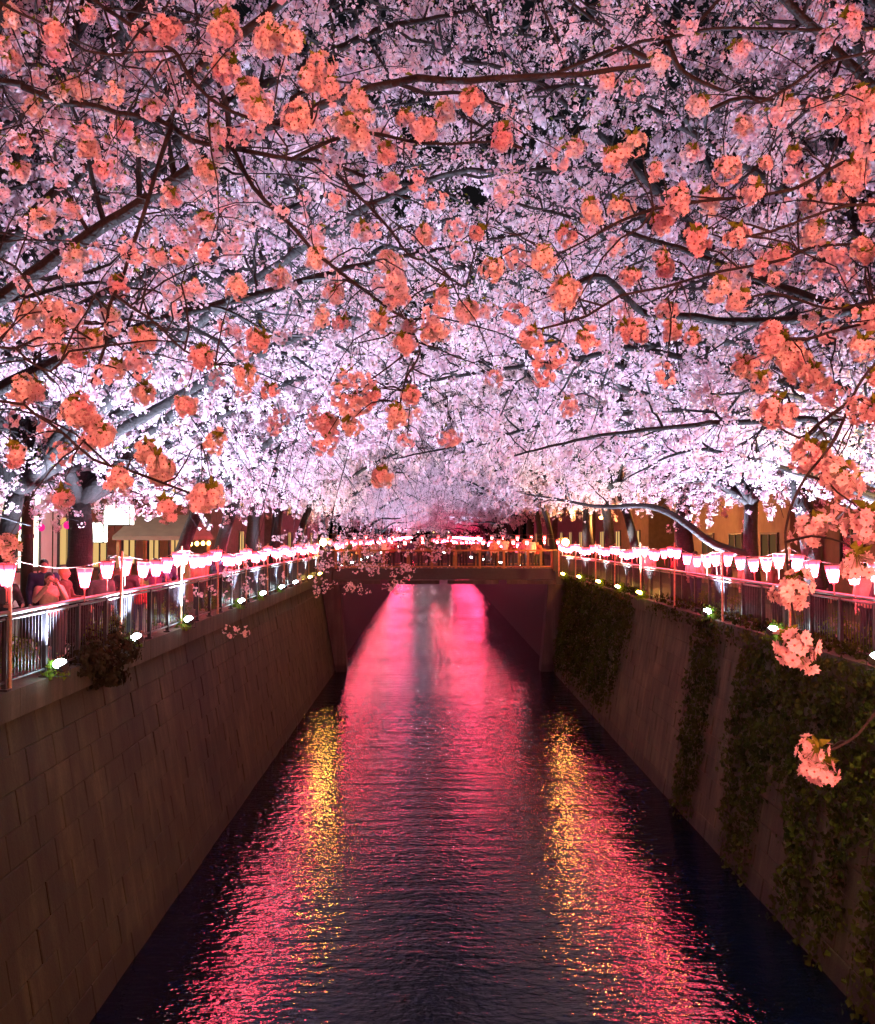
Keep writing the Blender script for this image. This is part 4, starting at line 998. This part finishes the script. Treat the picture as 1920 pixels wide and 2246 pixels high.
for k in range(3):
    building('apartment_building', f'dark building {ORD[k]} beyond the footbridge on the left bank', -14, 56 + 22 * k, 74 + 22 * k, 9, 10, M['greyb'], 1, 3, 3, M['win_warm'])
    building('apartment_building', f'dark building {ORD[k]} beyond the footbridge on the right bank', 14, 56 + 22 * k, 74 + 22 * k, 9, 10, M['brown'], -1, 3, 3, M['win_warm'])
building('apartment_building', 'dark building closing the view far up the river', 0.5, 330, 345, 10, 12, M['greyb'], -1, 4, 4, M['win_dim'])
# sign boxes, utility pole, magenta round lanterns, stall
def sign(p, d, label):
    o = thing('sign_box', label, 'sign', tuple(p)); mb = MB(); mb.box((0, 0, 0), d); mb.build('case', M['black'], o)
    mb = MB(); mb.box((d[0] / 2 * .0 + .0, -d[1] / 2 - .012, 0), (d[0] - .06, .02, d[2] - .06)); mb.box((d[0] / 2 + .012, 0, 0), (.02, d[1] - .04, d[2] - .06)); mb.build('light_panel', M['sign_light'], o)
    mb = MB(); mb.tube([[-.9, 0, d[2] * .3], [-d[0] / 2, 0, d[2] * .3]], .03, 5); mb.build('bracket', M['black'], o)
sign(P(62, 1085, 21.5), (.5, .25, .55), 'white lit sign box beside the leaning left trunk')
sign(P(65, 1043, 21.5), (.42, .25, .55), 'yellow green lit sign box, upper one beside the leaning left trunk')
sign(P(262, 1130, 25), (.75, .3, .6), 'bright white sign box right of the forked trunk')
sign(P(220, 1168, 25), (.35, .25, .6), 'narrow lit sign under the white box right of the forked trunk')
c = P(64, 1330, 19.5); o = thing('utility_pole', 'pale concrete utility pole left of the forked trunk', 'utility pole', (c[0], c[1], 0))
mb = MB(); mb.tube([[0, 0, -.12], [0, 0, 3.5], [0, 0, 7]], [.14, .125, .11], 10); mb.build('shaft', M['coping'], o, True)
for z in (2.2, 5.6): mb = MB(); mb.tube([[0, 0, z], [0, 0, z + .08]], .15, 10); mb.build('band', M['steel'], o)
for k, (u, v) in enumerate(((42, 1158), (94, 1157), (150, 1152))):
    c = P(u, v, 21.0); o = thing('round_lantern', ['magenta round lantern nearest the left edge', 'magenta round lantern between pole and forked trunk', 'magenta round lantern touching the forked trunk'][k], 'lantern', tuple(c), 0, 'magenta round lanterns')
    mb = MB(); mb.ell((0, 0, 0), (.085, .085, .095), 0, 12, 8); mb.build('globe', M['magenta'], o, True)
    mb = MB(); mb.tube([[0, 0, .09], [0, 0, .34]], .006, 4); mb.build('cord', M['black'], o)
o = thing('stall', 'small thatched festival stall with amber bulbs on the left bank', 'stall', (-9.2, 30.5, -.02))
mb = MB(); mb.add([[-1.3, -1.5, 2.25], [1.3, -1.5, 2.25], [1.3, 1.5, 2.25], [-1.3, 1.5, 2.25], [-1.0, 0, 3.0], [1.0, 0, 3.0], [-1.3, -1.5, 2.12], [1.3, -1.5, 2.12], [1.3, 1.5, 2.12], [-1.3, 1.5, 2.12]],
    [(0, 1, 5, 4), (2, 3, 4, 5), (1, 2, 5), (3, 0, 4), (6, 9, 8, 7), (0, 6, 7, 1), (1, 7, 8, 2), (2, 8, 9, 3), (3, 9, 6, 0)]); mb.build('roof', M['tan'], o)
for sx in (-1, 1):
    for sy in (-1, 1): mb = MB(); mb.box((sx * 1.15, sy * 1.35, 1.06), (.1, .1, 2.12)); mb.build('post', M['rail_wood'], o)
mb = MB(); mb.box((0, 0, .45), (1.9, 2.3, .9)); mb.build('counter', M['rail_wood'], o)
for k in range(4): mb = MB(); mb.ell((1.2, -1.2 + .8 * k, 2.0), (.07, .07, .08), 0, 8, 6); mb.build('bulb', M['bulb'], o)

# ------------------------------------------------------------------ people
M['skin'] = simple('skin', (.40, .26, .18), .55, 0, .08, 20, 0); M['hair'] = simple('hair', (.018, .013, .011), .45, 0, .3, 40, 0)
M['hair_blond'] = simple('hair_light', (.42, .26, .12), .5, 0, .2, 40, 0); M['lip'] = simple('lips', (.35, .12, .11), .5, bmp=0)
CLOTH = {k: simple('cloth_' + k, c_, .85, 0, .15, 25, .1) for k, c_ in dict(black=(.02, .02, .022), navy=(.03, .04, .09), white=(.70, .66, .62), beige=(.30, .22, .14), brown=(.08, .045, .03), red=(.35, .04, .05), grey=(.09, .09, .095), olive=(.12, .12, .06), plum=(.16, .05, .13), cream=(.42, .34, .24)).items()}
def solid(shapes, vox, name):
    """tapered capsules fused into one continuous skin"""
    mb = MB()
    for sh in shapes:
        if sh[0] == 'e': mb.ell(sh[1], sh[2], 0, 14, 10)
        else:
            a, b, ra, rb = (np.array(sh[1], float), np.array(sh[2], float), sh[3], sh[4]); t_ = np.linspace(0, 1, 5)[:, None]
            mb.tube(a + (b - a) * t_, ra + (rb - ra) * t_[:, 0], 12); mb.ell(a, (ra,) * 3, 0, 12, 8); mb.ell(b, (rb,) * 3, 0, 12, 8)
    ob = bpy.data.objects.new('tmp', mb.mesh('tmp')); C.objects.link(ob)
    md = ob.modifiers.new('r', 'REMESH'); md.mode = 'VOXEL'; md.voxel_size = vox; md.use_smooth_shade = True
    sm = ob.modifiers.new('s', 'SMOOTH'); sm.factor = .5; sm.iterations = 2
    dg = bpy.context.evaluated_depsgraph_get(); me = bpy.data.meshes.new_from_object(ob.evaluated_get(dg)); me.name = name
    tm = ob.data; bpy.data.objects.remove(ob); bpy.data.meshes.remove(tm); return me
def person_meshes(pose):
    sh, hp = 1.38, .90
    arms = {'stand': [((.20, 0, sh), (.25, .03, 1.10), (.23, -.06, .86)), ((-.20, 0, sh), (-.25, .03, 1.10), (-.23, -.06, .86))],
            'phone': [((.20, 0, sh), (.27, -.14, 1.18), (.09, -.34, 1.46)), ((-.20, 0, sh), (-.27, -.14, 1.18), (-.09, -.34, 1.46))],
            'lean': [((.20, -.03, sh), (.28, -.10, 1.10), (.16, -.38, 1.10)), ((-.20, -.03, sh), (-.28, -.10, 1.10), (-.14, -.38, 1.10))]}[pose]
    dy = -.06 if pose == 'lean' else 0
    body = [('e', (0, dy - .005, 1.56), (.078, .095, .115)), ('c', (0, dy, 1.38), (0, dy, 1.50), .055, .052), ('c', (-.12, dy, 1.34), (.12, dy, 1.34), .08, .08), ('e', (0, dy * .5, 1.17), (.15, .105, .22)), ('e', (0, 0, .92), (.15, .11, .14)),
            ('c', (0, dy - .10, 1.55), (0, dy - .09, 1.575), .014, .010), ('e', (.078, dy, 1.555), (.014, .02, .03)), ('e', (-.078, dy, 1.555), (.014, .02, .03))]
    jac = [('c', (-.14, dy, 1.345), (.14, dy, 1.345), .092, .092), ('e', (0, dy * .5, 1.16), (.175, .13, .26)), ('e', (0, 0, .93), (.175, .135, .14)), ('c', (0, dy + .01, 1.38), (0, dy + .01, 1.43), .075, .062)]
    tro = [('e', (0, 0, .90), (.158, .12, .13))]
    for sx in (-1, 1):
        k, an = (.10 * sx, -.01, .48), (.105 * sx, .02, .09); h_ = (.09 * sx, 0, .88)
        body += [('c', h_, k, .075, .048), ('c', k, an, .046, .032), ('c', (.105 * sx, .03, .05), (.115 * sx, -.14, .035), .036, .030)]
        tro += [('c', h_, k, .092, .066), ('c', k, (.105 * sx, .015, .10), .064, .055)]
    fing = MB()
    for a, e, w_ in arms:
        a, e, w_ = map(np.array, (a, e, w_)); d = (w_ - e) / np.linalg.norm(w_ - e); palm = w_ + d * .07
        body += [('c', a, e, .046, .036), ('c', e, w_, .036, .025), ('c', w_, palm, .027, .034)]
        jac += [('c', a, e, .068, .056), ('c', e, w_ - d * .03, .056, .045)]
        sd = np.cross(d, [0, 1, .2]); sd /= np.linalg.norm(sd); cu = np.cross(sd, d)
        for q, L in zip((-.027, -.009, .009, .027), (.062, .075, .078, .068)):
            b0 = palm + sd * q + d * .022; b1 = b0 + d * L * .5 + cu * .006; fing.tube([b0, b1, b1 + d * L * .38 + cu * .022], [.0092, .0085, .007], 6)
        t0 = w_ + d * .03 + sd * .028; fing.tube([t0, t0 + sd * .025 + d * .025, t0 + sd * .03 + d * .06], [.011, .010, .008], 6)
    bm = solid(body, .017, 'body'); mb = MB()
    mb.add(np.array([v.co[:] for v in bm.vertices]), [tuple(p.vertices) for p in bm.polygons])
    mb.v += fing.v; mb.fi += [f + mb.n for f in fing.fi]; mb.fs += fing.fs; mb.mi += fing.mi; mb.n += fing.n
    for sx in (-1, 1): mb.ell((.030 * sx, dy - .092, 1.575), (.014, .008, .008), 1, 8, 5)
    mb.ell((0, dy - .090, 1.505), (.022, .010, .007), 2, 8, 5)
    hs = [('e', (0, dy + .016, 1.592), (.090, .104, .106))]; hl = hs + [('e', (0, dy + .065, 1.48), (.082, .048, .15)), ('e', (.07, dy + .03, 1.50), (.025, .045, .11)), ('e', (-.07, dy + .03, 1.50), (.025, .045, .11))]
    def trim(me):  # keep the face free of hair
        return me
    return dict(body=mb.mesh('body', [M['skin'], M['hair'], M['lip']], True), jacket=solid(jac, .024, 'jacket'), trousers=solid(tro, .024, 'trousers'), short=solid(hs, .02, 'hair'), long=solid(hl, .02, 'hair'))
PM = {k: person_meshes(k) for k in ('stand', 'phone', 'lean')}
for d_ in PM.values():
    for k in ('jacket', 'trousers'): d_[k].materials.append(CLOTH['black'])
    for k in ('short', 'long'): d_[k].materials.append(M['hair'])
def person(x, y, rz, pose, top, legs, hair, label, hcol='hair', scale=1.0, z=0.0, phone=False, group=None):
    o = thing('person', label, 'person', (x, y, z), rz, group); o.scale = (scale,) * 3; pm = PM[pose]
    link('body', pm['body'], o)
    for nm, me, mt in (('jacket', pm['jacket'], CLOTH[top]), ('trousers', pm['trousers'], CLOTH[legs]), ('hair', pm[hair], M[hcol])):
        c = link(nm, me, o); c.material_slots[0].link = 'OBJECT'; c.material_slots[0].material = mt
    return o
G1, G2, G3 = 'people behind the left railing', 'people behind the right railing', 'people on the far footbridge'
PI = math.pi
person(-7.15, 14.7, .9, 'lean', 'black', 'navy', 'short', 'person in black half hidden beside the first left pole', group=G1)
person(-6.75, 15.6, .6, 'phone', 'cream', 'black', 'long', 'woman in pale sleeveless top near the left railing', scale=.95, group=G1)
person(-7.6, 17.3, .5, 'stand', 'navy', 'black', 'short', 'man in navy standing behind the pale top woman', scale=1.06, group=G1)
person(-6.75, 16.1, 1.6, 'lean', 'brown', 'grey', 'short', 'fair haired man in brown puffer jacket by the forked trunk', 'hair_blond', group=G1)
person(-6.9, 18.5, .3, 'stand', 'grey', 'black', 'short', 'person in grey right of the forked trunk', scale=.92, group=G1)
person(-6.75, 19.5, .4, 'lean', 'black', 'black', 'long', 'long haired woman in black leaning on the left railing', scale=.96, group=G1)
person(-7.3, 20.1, .4, 'stand', 'olive', 'black', 'short', 'tall man in olive behind the woman in black', scale=1.06, group=G1)
person(-6.75, 20.3, .8, 'stand', 'red', 'navy', 'short', 'child in red by the second left pole', scale=.78, group=G1)
person(-6.85, 21.9, .6, 'phone', 'plum', 'black', 'long', 'woman in plum raising a phone, left bank', group=G1)
person(-6.9, 26.2, .6, 'stand', 'beige', 'black', 'short', 'person in beige under the left lantern string', group=G1)
person(-6.8, 28.0, .9, 'phone', 'navy', 'black', 'short', 'person in navy raising a phone beside the stall', group=G1)
person(8.5, 16.9, -.6, 'stand', 'cream', 'black', 'long', 'long haired woman in cream at the right edge', group=G2)
person(8.4, 16.0, -.5, 'lean', 'black', 'grey', 'short', 'person in black leaning at the far right of the railing', group=G2)
person(9.0, 20.2, -.4, 'stand', 'black', 'navy', 'short', 'dark figure between the two right hand trunks', group=G2)
person(8.45, 21.3, -2.6, 'stand', 'brown', 'black', 'long', 'person in brown behind the right lanterns', group=G2)
person(8.5, 25.4, -.7, 'lean', 'black', 'black', 'short', 'person in black left of the third right pole', group=G2)
person(8.7, 26.3, -2.8, 'stand', 'olive', 'black', 'short', 'person in olive beside the white hooded one', group=G2)
person(8.5, 28.0, 2.7, 'stand', 'white', 'navy', 'short', 'person in white hooded top seen from behind, right bank', scale=1.04, group=G2)
person(8.6, 30.0, -.5, 'phone', 'red', 'black', 'short', 'person in red raising a phone, right bank', group=G2)
person(8.5, 34.0, -.4, 'stand', 'white', 'grey', 'long', 'person in white farther along the right railing', group=G2)
person(8.5, 37.5, -.4, 'lean', 'navy', 'black', 'short', 'person in navy leaning near the right end of the bridge', group=G2)
person(-7.9, 15.6, .5, 'stand', 'black', 'black', 'long', 'dark haired woman standing farther back near the first left pole', group=G1)
person(-8.1, 16.4, .9, 'phone', 'grey', 'black', 'short', 'person in grey raising a phone behind the fair haired man', group=G1)
person(-7.7, 21.2, .4, 'stand', 'black', 'navy', 'short', 'person in black behind the child in red', scale=1.03, group=G1)
person(-7.0, 23.2, .7, 'lean', 'navy', 'black', 'long', 'person in navy leaning beyond the woman in plum', group=G1)
person(-7.3, 24.9, .3, 'stand', 'black', 'grey', 'short', 'person in black beneath the third left pole', group=G1)
person(-7.0, 30.4, .5, 'stand', 'brown', 'black', 'short', 'person in brown just past the stall, left bank', group=G1)
person(9.0, 17.6, -.8, 'phone', 'navy', 'black', 'short', 'person in navy raising a phone near the right edge', group=G2)
person(8.6, 23.6, -.5, 'stand', 'beige', 'black', 'long', 'person in beige beside the red lit trunk', group=G2)
person(8.9, 31.6, -.4, 'stand', 'black', 'black', 'short', 'person in black farther along the right railing', group=G2)
cols = list(CLOTH); desc = ['standing', 'raising a phone', 'leaning on the rail']
rp = random.Random(3); used = set()
for k in range(22):
    pose = ['stand', 'phone', 'lean', 'stand'][k % 4]; top = cols[(k * 3 + k // 10) % 10]
    x = XL + 1.3 + (W_ - 2.6) * (k + .5) / 22 + rp.uniform(-.15, .15); y = YB + (.75 if k % 3 else 1.5); 
    person(x, y, rp.uniform(-.5, .5) + (PI if k % 7 == 3 else 0), pose, top, 'black', 'long' if k % 3 == 0 else 'short', f'tiny figure in the crowd along the rail of the far footbridge', scale=rp.uniform(.9, 1.06), z=.40, group=G3)
